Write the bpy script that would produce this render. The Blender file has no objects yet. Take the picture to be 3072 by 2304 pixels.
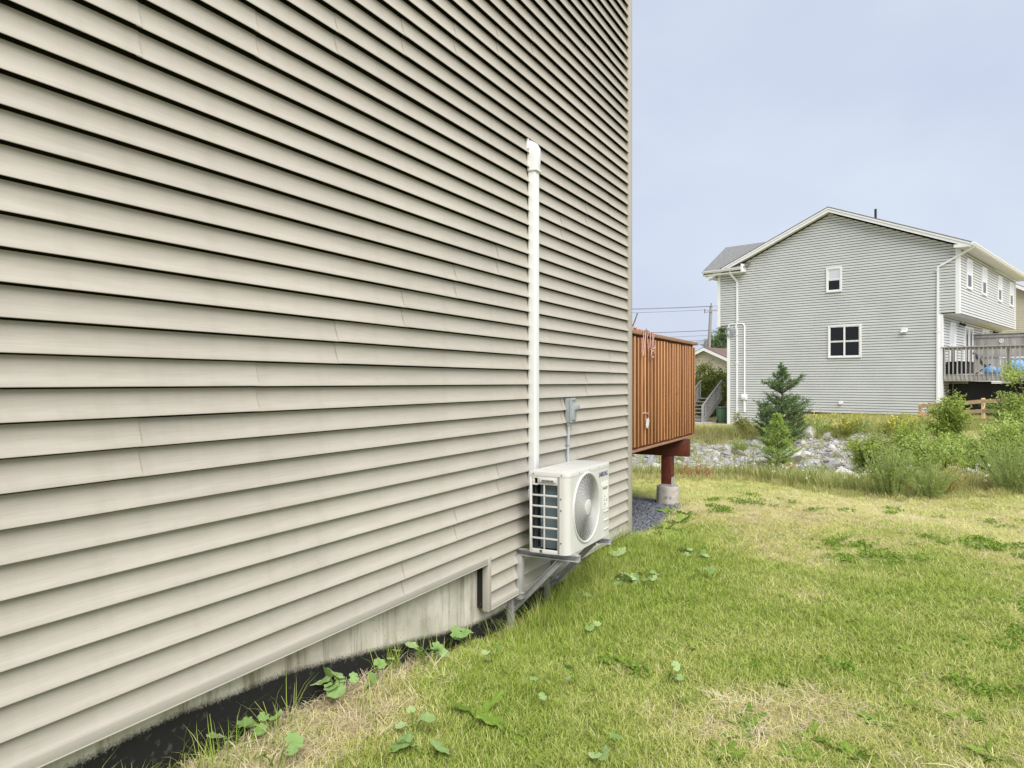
import bpy, bmesh, math, random
import numpy as np
from mathutils import Vector, Matrix
random.seed(7); RNG = np.random.default_rng(7)
sc = bpy.context.scene
COL = sc.collection
R = math.radians

# ------------------------------------------------------------------ camera
cam_d = bpy.data.cameras.new('camera'); cam = bpy.data.objects.new('camera', cam_d); COL.objects.link(cam)
cam.location = (0, 0, 1.6); cam.rotation_euler = (R(90), 0, 0)
cam_d.sensor_width = 36; cam_d.lens = 24.98; cam_d.shift_y = -0.0020
cam_d.clip_start = .05; cam_d.clip_end = 6000
sc.camera = cam

# ------------------------------------------------------------------ sky, sun, exposure
SUN_EL, SUN_AZ = 48, (0.32, -0.947)          # azimuth of the hazy sun: behind the camera, to the right
EXPOSURE = 1.7
w = bpy.data.worlds.new('World'); sc.world = w; w.use_nodes = True
wn = w.node_tree; wn.nodes.clear()
out = wn.nodes.new('ShaderNodeOutputWorld'); bg = wn.nodes.new('ShaderNodeBackground')
sky = wn.nodes.new('ShaderNodeTexSky'); sky.sky_type = 'NISHITA'; sky.sun_disc = False
sky.sun_elevation = R(SUN_EL); sky.sun_rotation = math.atan2(SUN_AZ[0], SUN_AZ[1])
sky.air_density = 1.0; sky.dust_density = 3.0; sky.ozone_density = 1.0
tc = wn.nodes.new('ShaderNodeTexCoord'); mp = wn.nodes.new('ShaderNodeMapping'); mp.inputs['Scale'].default_value = (1.2, 1.2, 2.2)
nz = wn.nodes.new('ShaderNodeTexNoise'); nz.inputs['Scale'].default_value = 1.7; nz.inputs['Detail'].default_value = 5
cr = wn.nodes.new('ShaderNodeValToRGB')      # thin even overcast, faintly mottled
cr.color_ramp.elements[0].position = .36; cr.color_ramp.elements[0].color = (2.86, 3.14, 3.92, 1)
cr.color_ramp.elements[1].position = .66; cr.color_ramp.elements[1].color = (3.45, 3.76, 4.22, 1)
mx = wn.nodes.new('ShaderNodeMix'); mx.data_type = 'RGBA'; mx.inputs[0].default_value = .90
bg.inputs['Strength'].default_value = .067
L = wn.links.new
L(tc.outputs['Generated'], mp.inputs['Vector']); L(mp.outputs[0], nz.inputs['Vector']); L(nz.outputs['Fac'], cr.inputs[0])
L(sky.outputs[0], mx.inputs['A']); L(cr.outputs[0], mx.inputs['B']); L(mx.outputs['Result'], bg.inputs['Color']); L(bg.outputs[0], out.inputs[0])

sun_d = bpy.data.lights.new('sun', 'SUN'); sun = bpy.data.objects.new('sun', sun_d); COL.objects.link(sun)
sun_d.energy = 1.5; sun_d.angle = R(48); sun_d.color = (1, .97, .92)
sd = Vector((SUN_AZ[0]*math.cos(R(SUN_EL)), SUN_AZ[1]*math.cos(R(SUN_EL)), math.sin(R(SUN_EL))))
sun.rotation_euler = sd.to_track_quat('Z', 'Y').to_euler(); sun.location = (10, -10, 20)
sc.view_settings.view_transform = 'Standard'; sc.view_settings.look = 'None'
sc.view_settings.gamma = 1; sc.view_settings.exposure = EXPOSURE; sc.view_settings.use_curve_mapping = False
sc.render.engine = 'CYCLES'

# ------------------------------------------------------------------ materials
def nodes(name):
    m = bpy.data.materials.new(name); m.use_nodes = True
    t = m.node_tree; b = t.nodes['Principled BSDF']
    return m, t, b

def pmat(name, col, rough=.6, var=.12, scale=6.0, bump=0.0, bscale=60.0, metallic=0.0, stretch=(1, 1, 1), col2=None, spec=.4):
    """procedural: large mottling + fine grain in colour, roughness and relief"""
    m, t, b = nodes(name)
    co = t.nodes.new('ShaderNodeTexCoord'); mpn = t.nodes.new('ShaderNodeMapping'); mpn.inputs['Scale'].default_value = stretch
    t.links.new(co.outputs['Object'], mpn.inputs['Vector'])
    n1 = t.nodes.new('ShaderNodeTexNoise'); n1.inputs['Scale'].default_value = scale; n1.inputs['Detail'].default_value = 6; n1.inputs['Roughness'].default_value = .6
    t.links.new(mpn.outputs[0], n1.inputs['Vector'])
    r = t.nodes.new('ShaderNodeValToRGB')
    c2 = col2 or tuple(min(1, c*(1+var)) for c in col)
    c1 = col if col2 else tuple(c*(1-var) for c in col)
    r.color_ramp.elements[0].position = .3; r.color_ramp.elements[0].color = (*c1, 1)
    r.color_ramp.elements[1].position = .7; r.color_ramp.elements[1].color = (*c2, 1)
    t.links.new(n1.outputs['Fac'], r.inputs[0]); t.links.new(r.outputs[0], b.inputs['Base Color'])
    b.inputs['Roughness'].default_value = rough; b.inputs['Metallic'].default_value = metallic
    b.inputs['Specular IOR Level'].default_value = spec
    if bump:
        n2 = t.nodes.new('ShaderNodeTexNoise'); n2.inputs['Scale'].default_value = bscale; n2.inputs['Detail'].default_value = 4
        t.links.new(mpn.outputs[0], n2.inputs['Vector'])
        bp = t.nodes.new('ShaderNodeBump'); bp.inputs['Strength'].default_value = bump; bp.inputs['Distance'].default_value = .004
        t.links.new(n2.outputs['Fac'], bp.inputs['Height']); t.links.new(bp.outputs[0], b.inputs['Normal'])
    return m

def foliage(name, c1, c2, trans=.35, attr='var', dry=None, inst=False):
    """leaf / blade colour from a per-leaf value, lets some light through"""
    m, t, b = nodes(name)
    a = t.nodes.new('ShaderNodeAttribute'); a.attribute_name = attr
    r = t.nodes.new('ShaderNodeValToRGB')
    r.color_ramp.elements[0].color = (*c1, 1); r.color_ramp.elements[1].color = (*c2, 1)
    t.links.new(a.outputs['Fac'], r.inputs[0]); col = r.outputs[0]
    if dry:
        a2 = t.nodes.new('ShaderNodeAttribute'); a2.attribute_name = 'tint'; a2.attribute_type = 'INSTANCER' if inst else 'GEOMETRY'
        r2 = t.nodes.new('ShaderNodeValToRGB')
        r2.color_ramp.elements[0].color = (*dry[0], 1); r2.color_ramp.elements[1].color = (*dry[1], 1)
        t.links.new(a.outputs['Fac'], r2.inputs[0])
        # each blade turns straw coloured past its own threshold
        ad = t.nodes.new('ShaderNodeMath'); ad.operation = 'ADD'
        ml = t.nodes.new('ShaderNodeMath'); ml.operation = 'MULTIPLY_ADD'; ml.inputs[1].default_value = 1.5; ml.inputs[2].default_value = -.75
        a3 = t.nodes.new('ShaderNodeAttribute'); a3.attribute_name = 'var2'
        t.links.new(a3.outputs['Fac'], ml.inputs[0]); t.links.new(a2.outputs['Fac'], ad.inputs[0]); t.links.new(ml.outputs[0], ad.inputs[1])
        ad.use_clamp = True
        mxn = t.nodes.new('ShaderNodeMix'); mxn.data_type = 'RGBA'
        t.links.new(ad.outputs[0], mxn.inputs[0]); t.links.new(col, mxn.inputs['A']); t.links.new(r2.outputs[0], mxn.inputs['B']); col = mxn.outputs['Result']
    t.links.new(col, b.inputs['Base Color']); b.inputs['Roughness'].default_value = .6; b.inputs['Specular IOR Level'].default_value = .12
    tr = t.nodes.new('ShaderNodeBsdfTranslucent'); t.links.new(col, tr.inputs['Color'])
    ms = t.nodes.new('ShaderNodeMixShader'); ms.inputs[0].default_value = trans
    o = t.nodes['Material Output']
    t.links.new(b.outputs[0], ms.inputs[1]); t.links.new(tr.outputs[0], ms.inputs[2]); t.links.new(ms.outputs[0], o.inputs['Surface'])
    return m

def siding_mat(name, col, grain=.35, wave=.55):
    m, t, b = nodes(name)
    g = t.nodes.new('ShaderNodeNewGeometry'); mpn = t.nodes.new('ShaderNodeMapping')
    mpn.inputs['Rotation'].default_value = (0, 0, -math.atan2(.8821, .4711)); 
    t.links.new(g.outputs['Position'], mpn.inputs['Vector'])
    m2 = t.nodes.new('ShaderNodeMapping'); m2.inputs['Scale'].default_value = (7, 60, 330); t.links.new(mpn.outputs[0], m2.inputs['Vector'])
    n = t.nodes.new('ShaderNodeTexNoise'); n.inputs['Scale'].default_value = 1; n.inputs['Detail'].default_value = 5; n.inputs['Distortion'].default_value = .6
    t.links.new(m2.outputs[0], n.inputs['Vector'])
    n2 = t.nodes.new('ShaderNodeTexNoise'); n2.inputs['Scale'].default_value = 1.1; n2.inputs['Detail'].default_value = 5
    t.links.new(g.outputs['Position'], n2.inputs['Vector'])
    r = t.nodes.new('ShaderNodeValToRGB')
    r.color_ramp.elements[0].position = .25; r.color_ramp.elements[0].color = (*[c*.93 for c in col], 1)
    r.color_ramp.elements[1].position = .75; r.color_ramp.elements[1].color = (*[c*1.05 for c in col], 1)
    t.links.new(n2.outputs['Fac'], r.inputs[0])
    mxg = t.nodes.new('ShaderNodeMix'); mxg.data_type = 'RGBA'; mxg.blend_type = 'MULTIPLY'; mxg.inputs[0].default_value = .35
    r3 = t.nodes.new('ShaderNodeValToRGB'); r3.color_ramp.elements[0].position = .35; r3.color_ramp.elements[0].color = (.78, .77, .75, 1); r3.color_ramp.elements[1].position = .6
    t.links.new(n.outputs['Fac'], r3.inputs[0]); t.links.new(r.outputs[0], mxg.inputs['A']); t.links.new(r3.outputs[0], mxg.inputs['B'])
    oi = t.nodes.new('ShaderNodeObjectInfo')      # every panel a hair different from its neighbours
    mr = t.nodes.new('ShaderNodeMapRange'); mr.inputs[3].default_value = .965; mr.inputs[4].default_value = 1.03
    t.links.new(oi.outputs['Random'], mr.inputs[0])
    mm = t.nodes.new('ShaderNodeVectorMath'); mm.operation = 'SCALE'
    t.links.new(mxg.outputs['Result'], mm.inputs[0]); t.links.new(mr.outputs[0], mm.inputs['Scale'])
    t.links.new(mm.outputs[0], b.inputs['Base Color'])
    b.inputs['Roughness'].default_value = .5; b.inputs['Specular IOR Level'].default_value = .35
    bp = t.nodes.new('ShaderNodeBump'); bp.inputs['Strength'].default_value = grain; bp.inputs['Distance'].default_value = .0012
    nw = t.nodes.new('ShaderNodeTexNoise'); nw.inputs['Scale'].default_value = 1; nw.inputs['Detail'].default_value = 2
    mw = t.nodes.new('ShaderNodeMapping'); mw.inputs['Scale'].default_value = (2.2, 2.2, 9); t.links.new(mpn.outputs[0], mw.inputs['Vector']); t.links.new(mw.outputs[0], nw.inputs['Vector'])
    bw = t.nodes.new('ShaderNodeBump'); bw.inputs['Strength'].default_value = wave; bw.inputs['Distance'].default_value = .02
    t.links.new(nw.outputs['Fac'], bw.inputs['Height']); t.links.new(bw.outputs[0], bp.inputs['Normal'])
    t.links.new(n.outputs['Fac'], bp.inputs['Height']); t.links.new(bp.outputs[0], b.inputs['Normal'])
    ns = t.nodes.new('ShaderNodeTexNoise'); ns.inputs['Scale'].default_value = 1; ns.inputs['Detail'].default_value = 5
    m5 = t.nodes.new('ShaderNodeMapping'); m5.inputs['Scale'].default_value = (14, 14, .7); t.links.new(mpn.outputs[0], m5.inputs['Vector']); t.links.new(m5.outputs[0], ns.inputs['Vector'])
    r5 = t.nodes.new('ShaderNodeValToRGB'); r5.color_ramp.elements[0].position = .28; r5.color_ramp.elements[0].color = (.86, .85, .83, 1); r5.color_ramp.elements[1].position = .5; t.links.new(ns.outputs['Fac'], r5.inputs[0])
    m6 = t.nodes.new('ShaderNodeMix'); m6.data_type = 'RGBA'; m6.blend_type = 'MULTIPLY'; m6.inputs[0].default_value = .4 if wave > .1 else .12
    t.links.new(mm.outputs[0], m6.inputs['A']); t.links.new(r5.outputs[0], m6.inputs['B']); t.links.new(m6.outputs['Result'], b.inputs['Base Color'])
    return m

def wood_mat(name, col, rough=.6, axis=2, contrast=.35):
    m, t, b = nodes(name)
    co = t.nodes.new('ShaderNodeTexCoord'); mpn = t.nodes.new('ShaderNodeMapping')
    s = [38, 38, 38]; s[axis] = 1.6; mpn.inputs['Scale'].default_value = s
    oi = t.nodes.new('ShaderNodeObjectInfo')
    av = t.nodes.new('ShaderNodeVectorMath'); av.operation = 'ADD'
    t.links.new(co.outputs['Object'], av.inputs[0]); t.links.new(oi.outputs['Random'], av.inputs[1]); t.links.new(av.outputs[0], mpn.inputs['Vector'])
    n = t.nodes.new('ShaderNodeTexNoise'); n.inputs['Scale'].default_value = 1; n.inputs['Detail'].default_value = 6; n.inputs['Distortion'].default_value = 1.2
    t.links.new(mpn.outputs[0], n.inputs['Vector'])
    v = t.nodes.new('ShaderNodeTexVoronoi'); v.inputs['Scale'].default_value = 5.5; t.links.new(av.outputs[0], v.inputs['Vector'])   # knots
    r = t.nodes.new('ShaderNodeValToRGB')
    r.color_ramp.elements[0].position = .28; r.color_ramp.elements[0].color = (*[c*(1-contrast) for c in col], 1)
    r.color_ramp.elements[1].position = .72; r.color_ramp.elements[1].color = (*[c*(1+contrast) for c in col], 1)
    t.links.new(n.outputs['Fac'], r.inputs[0])
    rk = t.nodes.new('ShaderNodeValToRGB'); rk.color_ramp.elements[0].position = .03; rk.color_ramp.elements[0].color = (.35, .3, .28, 1); rk.color_ramp.elements[1].position = .09
    t.links.new(v.outputs['Distance'], rk.inputs[0])
    mxg = t.nodes.new('ShaderNodeMix'); mxg.data_type = 'RGBA'; mxg.blend_type = 'MULTIPLY'; mxg.inputs[0].default_value = .8
    t.links.new(r.outputs[0], mxg.inputs['A']); t.links.new(rk.outputs[0], mxg.inputs['B'])
    mr = t.nodes.new('ShaderNodeMapRange'); mr.inputs[3].default_value = .78; mr.inputs[4].default_value = 1.2
    t.links.new(oi.outputs['Random'], mr.inputs[0])
    mm = t.nodes.new('ShaderNodeVectorMath'); mm.operation = 'SCALE'
    t.links.new(mxg.outputs['Result'], mm.inputs[0]); t.links.new(mr.outputs[0], mm.inputs['Scale']); t.links.new(mm.outputs[0], b.inputs['Base Color'])
    b.inputs['Roughness'].default_value = rough; b.inputs['Specular IOR Level'].default_value = .3
    bp = t.nodes.new('ShaderNodeBump'); bp.inputs['Strength'].default_value = .3; bp.inputs['Distance'].default_value = .002
    t.links.new(n.outputs['Fac'], bp.inputs['Height']); t.links.new(bp.outputs[0], b.inputs['Normal'])
    return m

M = {}
M['siding'] = siding_mat('tan_vinyl', (.438, .405, .348))
M['trim'] = pmat('tan_trim', (.40, .373, .323), .45, .04, 4)
M['wrap'] = pmat('black_wrap_lap_shade', (.012, .012, .012), .8)  # black also paints the shade seen in open siding lap gaps
M['grey_siding'] = siding_mat('grey_vinyl', (.585, .60, .59), .03, .02)
M['white'] = pmat('white_vinyl', (.80, .80, .80), .4, .03, 3)
M['duct'] = pmat('duct_plastic', (.71, .71, .69), .38, .03, 3)
M['ac'] = pmat('ac_paint', (.60, .592, .555), .36, .03, 5, .06, 400)
M['ac_frame'] = pmat('ac_grille_plastic', (.56, .555, .53), .4, .03, 5)
M['coil'] = pmat('coil_fins', (.16, .205, .225), .45, .25, 3, .5, 300, .35, (.2, .2, 6))
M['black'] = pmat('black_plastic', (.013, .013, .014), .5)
M['dark'] = pmat('dark_cavity', (.03, .03, .032), .8)
M['steel'] = pmat('galvanised_steel', (.44, .44, .43), .45, .14, 22, .15, 90, .35)
M['screw'] = pmat('screw_steel', (.30, .30, .29), .35, .1, 30, 0, 60, .9)
M['greybox'] = pmat('grey_enclosure', (.30, .325, .325), .45, .06, 8)
M['cable'] = pmat('grey_conduit', (.36, .40, .43), .5, .1, 12)
M['cedar'] = wood_mat('red_brown_stain', (.24, .095, .036))  # kept dark so the baluster sides read as shaded
M['cedar_lit'] = wood_mat('lit_face_stain', (.52, .275, .125), contrast=.2)  # lighter copy: light on the outward baluster faces is put into the colour
M['cedar_u'] = wood_mat('red_brown_stain_rail', (.27, .15, .09), axis=1)
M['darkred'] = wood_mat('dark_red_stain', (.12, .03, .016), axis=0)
M['oldwood'] = wood_mat('weathered_grey_wood', (.36, .345, .325), .8)
M['newwood'] = wood_mat('raw_pine', (.66, .44, .26), .7, contrast=.15)
M['tube'] = pmat('fibre_tube', (.42, .39, .34), .85, .22, 7, .5, 40, 0, (1, 1, 3))
M['roofg'] = pmat('grey_shingle', (.20, .20, .195), .9, .3, 9, .8, 60, 0, (1, 1, 3))
M['roofb'] = pmat('brown_shingle', (.15, .105, .09), .9, .3, 9, .8, 60, 0, (1, 1, 3))
M['cream'] = pmat('cream_siding', (.55, .50, .38), .6, .05, 4)
M['soffit'] = pmat('soffit_white', (.62, .62, .60), .6, .05, 4)
M['pale_upper'] = pmat('pale_upper_pane', (.60, .61, .66), .3, .04, 3)  # pale even colour for the upper sash panes
M['bin'] = pmat('green_plastic', (.055, .12, .065), .5, .1, 4)
M['pole'] = wood_mat('pole_timber', (.26, .25, .24), .9)
M['wire'] = pmat('wire', (.09, .09, .10), .6)
M['rope'] = pmat('pink_rope', (.50, .30, .26), .8, .4, 60)
M['green_stem'] = pmat('green_stem', (.24, .28, .11), .7, .2, 8)
M['bark'] = pmat('bark', (.10, .075, .055), .9, .3, 20, .6, 40)
M['conc_far'] = pmat('far_concrete', (.52, .40, .27), .85, .12, 5)
M['drive'] = pmat('driveway_concrete', (.42, .41, .39), .85, .15, 2.0)
M['blue'] = pmat('blue_cover', (.16, .36, .60), .5, .5, 8)
M['letter'] = pmat('blue_letter', (.012, .02, .16), .5)
M['print'] = pmat('grey_print', (.10, .10, .10), .6)
M['paper'] = pmat('sticker_paper', (.76, .77, .68), .5, .03, 10)
M['rock'] = pmat('grey_slate_rock', (.15, .15, .155), .85, .1, 5, .9, 30, 0, (1, 1, 1), (.44, .425, .40))
M['pale_rock'] = pmat('pale_rock', (.38, .36, .32), .85, .1, 6, .9, 30, 0, (1, 1, 1), (.62, .59, .53))
M['gravel'] = pmat('dark_slate_gravel', (.07, .075, .09), .7, .3, 25, .5, 60, 0, (1, 1, 1), (.20, .21, .235))
m, t, b = nodes('window_glass'); b.inputs['Base Color'].default_value = (.012, .014, .016, 1); b.inputs['Roughness'].default_value = .04; b.inputs['Specular IOR Level'].default_value = .25
M['glass'] = m
M['weed'] = foliage('coltsfoot_leaf', (.20, .33, .10), (.42, .54, .24), .25)
M['weed_dark'] = foliage('lawn_weed_leaf', (.15, .25, .035), (.30, .43, .075), .35)
M['blade'] = foliage('grass_blade', (.15, .26, .022), (.44, .56, .095), .40, dry=((.55, .52, .17), (.86, .81, .42)), inst=True)
M['straw'] = foliage('dead_straw', (.46, .37, .22), (.84, .75, .53), .28)
M['longgrass'] = foliage('rough_grass', (.19, .26, .05), (.50, .55, .18), .45, dry=((.46, .40, .17), (.70, .62, .33)), inst=True)
M['pine'] = foliage('pine_needles', (.06, .12, .04), (.24, .35, .13), .25)
M['larch'] = foliage('bright_needles', (.20, .33, .06), (.56, .70, .19), .42)
M['alder'] = foliage('alder_leaf', (.20, .29, .04), (.58, .67, .18), .5)
M['alder2'] = foliage('poplar_leaf', (.26, .36, .06), (.66, .76, .26), .5)
M['hedge'] = foliage('hedge_leaf', (.12, .16, .035), (.44, .48, .14), .35)
M['golden'] = foliage('goldenrod', (.20, .22, .05), (.38, .37, .08), .3)
M['yellowflower'] = foliage('yellow_bloom', (.62, .50, .03), (.80, .66, .06), .2)
M['whiteflower'] = foliage('white_bloom', (.70, .70, .66), (.82, .82, .78), .2)
M['broom'] = foliage('feathery_green', (.22, .31, .07), (.56, .65, .22), .45)
M['yellowherb'] = foliage('yellowing_herb', (.36, .34, .08), (.58, .52, .18), .3)
M['drystick'] = foliage('dry_twig', (.24, .17, .11), (.44, .33, .22), .1)
M['orange'] = foliage('dry_fern', (.45, .26, .09), (.62, .42, .18), .3)
M['red'] = foliage('reddish_herb', (.42, .16, .08), (.55, .28, .14), .3)

# concrete foundation with sprayed tar band (mask = height above the band edge, stored per vertex)
def foundation_mat():
    m, t, b = nodes('stained_concrete')
    N = t.nodes.new; K = t.links.new
    a = N('ShaderNodeAttribute'); a.attribute_name = 'tar'
    co = N('ShaderNodeTexCoord')
    n1 = N('ShaderNodeTexNoise'); n1.inputs['Scale'].default_value = 5; n1.inputs['Detail'].default_value = 8; K(co.outputs['Object'], n1.inputs['Vector'])
    base = N('ShaderNodeValToRGB'); base.color_ramp.elements[0].position = .36; base.color_ramp.elements[0].color = (.44, .41, .335, 1)
    base.color_ramp.elements[1].position = .7; base.color_ramp.elements[1].color = (.68, .645, .55, 1); K(n1.outputs['Fac'], base.inputs[0])
    mpn = N('ShaderNodeMapping'); mpn.inputs['Scale'].default_value = (9, 9, .55); K(co.outputs['Object'], mpn.inputs['Vector'])
    st = N('ShaderNodeTexNoise'); st.inputs['Scale'].default_value = 1; st.inputs['Detail'].default_value = 6; st.inputs['Roughness'].default_value = .75; K(mpn.outputs[0], st.inputs['Vector'])
    sr = N('ShaderNodeValToRGB'); sr.color_ramp.elements[0].position = .32; sr.color_ramp.elements[0].color = (.30, .27, .20, 1); sr.color_ramp.elements[1].position = .50; K(st.outputs['Fac'], sr.inputs[0])
    mu = N('ShaderNodeMix'); mu.data_type = 'RGBA'; mu.blend_type = 'MULTIPLY'; mu.inputs[0].default_value = .95; K(base.outputs[0], mu.inputs['A']); K(sr.outputs[0], mu.inputs['B'])
    v = N('ShaderNodeTexVoronoi'); v.inputs['Scale'].default_value = 26; v.inputs['Randomness'].default_value = 1; K(co.outputs['Object'], v.inputs['Vector'])   # air holes
    vr = N('ShaderNodeValToRGB'); vr.color_ramp.elements[0].position = .055; vr.color_ramp.elements[0].color = (.22, .2, .17, 1); vr.color_ramp.elements[1].position = .10; K(v.outputs['Distance'], vr.inputs[0])
    mu2 = N('ShaderNodeMix'); mu2.data_type = 'RGBA'; mu2.blend_type = 'MULTIPLY'; mu2.inputs[0].default_value = .9; K(mu.outputs['Result'], mu2.inputs['A']); K(vr.outputs[0], mu2.inputs['B'])
    n3 = N('ShaderNodeTexNoise'); n3.inputs['Scale'].default_value = 120; n3.inputs['Detail'].default_value = 5; K(co.outputs['Object'], n3.inputs['Vector'])
    ma = N('ShaderNodeMath'); ma.operation = 'MULTIPLY_ADD'; ma.inputs[1].default_value = .045; K(n3.outputs['Fac'], ma.inputs[0]); K(a.outputs['Fac'], ma.inputs[2])
    mr = N('ShaderNodeMapRange'); mr.inputs[1].default_value = .008; mr.inputs[2].default_value = .036; K(ma.outputs[0], mr.inputs[0])
    n4 = N('ShaderNodeTexNoise'); n4.inputs['Scale'].default_value = 30; n4.inputs['Detail'].default_value = 6; K(co.outputs['Object'], n4.inputs['Vector'])
    tar = N('ShaderNodeValToRGB'); tar.color_ramp.elements[0].position = .58; tar.color_ramp.elements[0].color = (.006, .006, .006, 1); tar.color_ramp.elements[1].position = .82; tar.color_ramp.elements[1].color = (.11, .095, .085, 1); K(n4.outputs['Fac'], tar.inputs[0])
    fx = N('ShaderNodeMix'); fx.data_type = 'RGBA'; K(mr.outputs[0], fx.inputs[0]); K(tar.outputs[0], fx.inputs['A']); K(mu2.outputs['Result'], fx.inputs['B'])
    K(fx.outputs['Result'], b.inputs['Base Color']); b.inputs['Roughness'].default_value = .8
    bp = N('ShaderNodeBump'); bp.inputs['Strength'].default_value = .5; bp.inputs['Distance'].default_value = .004; K(n4.outputs['Fac'], bp.inputs['Height']); K(bp.outputs[0], b.inputs['Normal'])
    return m
M['foundation'] = foundation_mat()

def ground_mat():
    m, t, b = nodes('turf_and_soil')
    N = t.nodes.new; K = t.links.new
    a = N('ShaderNodeAttribute'); a.attribute_name = 'dry'; a2 = N('ShaderNodeAttribute'); a2.attribute_name = 'stony'
    a3 = N('ShaderNodeAttribute'); a3.attribute_name = 'soil'
    g = N('ShaderNodeNewGeometry')
    n1 = N('ShaderNodeTexNoise'); n1.inputs['Scale'].default_value = 22; n1.inputs['Detail'].default_value = 8; n1.inputs['Roughness'].default_value = .7; K(g.outputs['Position'], n1.inputs['Vector'])
    gr = N('ShaderNodeValToRGB'); gr.color_ramp.elements[0].position = .3; gr.color_ramp.elements[0].color = (.08, .11, .02, 1); gr.color_ramp.elements[1].position = .7; gr.color_ramp.elements[1].color = (.22, .25, .06, 1)
    dr = N('ShaderNodeValToRGB'); dr.color_ramp.elements[0].position = .3; dr.color_ramp.elements[0].color = (.30, .25, .12, 1); dr.color_ramp.elements[1].position = .7; dr.color_ramp.elements[1].color = (.60, .53, .28, 1)
    rk = N('ShaderNodeValToRGB'); rk.color_ramp.elements[0].position = .3; rk.color_ramp.elements[0].color = (.22, .21, .20, 1); rk.color_ramp.elements[1].position = .7; rk.color_ramp.elements[1].color = (.55, .53, .48, 1)
    so = N('ShaderNodeValToRGB'); so.color_ramp.elements[0].position = .3; so.color_ramp.elements[0].color = (.12, .055, .035, 1); so.color_ramp.elements[1].position = .7; so.color_ramp.elements[1].color = (.30, .20, .13, 1)
    for r in (gr, dr, rk, so): K(n1.outputs['Fac'], r.inputs[0])
    def mix(f, A, B):
        x = N('ShaderNodeMix'); x.data_type = 'RGBA'; K(f, x.inputs[0]); K(A, x.inputs['A']); K(B, x.inputs['B']); return x.outputs['Result']
    c = mix(a.outputs['Fac'], gr.outputs[0], dr.outputs[0]); c = mix(a2.outputs['Fac'], c, rk.outputs[0]); c = mix(a3.outputs['Fac'], c, so.outputs[0])
    K(c, b.inputs['Base Color']); b.inputs['Roughness'].default_value = .95; b.inputs['Specular IOR Level'].default_value = .1
    bp = N('ShaderNodeBump'); bp.inputs['Strength'].default_value = .8; bp.inputs['Distance'].default_value = .03; K(n1.outputs['Fac'], bp.inputs['Height']); K(bp.outputs[0], b.inputs['Normal'])
    return m
M['ground'] = ground_mat()

# ------------------------------------------------------------------ mesh helpers
class Frame:
    """local (a, b, z) -> world"""
    def __init__(s, o, ea, eb): s.o = np.array([o[0], o[1], o[2] if len(o) > 2 else 0.0]); s.a = np.array([*ea, 0.0]); s.b = np.array([*eb, 0.0])
    def __call__(s, a, b, z): return tuple(s.o + s.a*a + s.b*b + np.array([0, 0, z]))
IDF = Frame((0, 0, 0), (1, 0), (0, 1))

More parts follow.
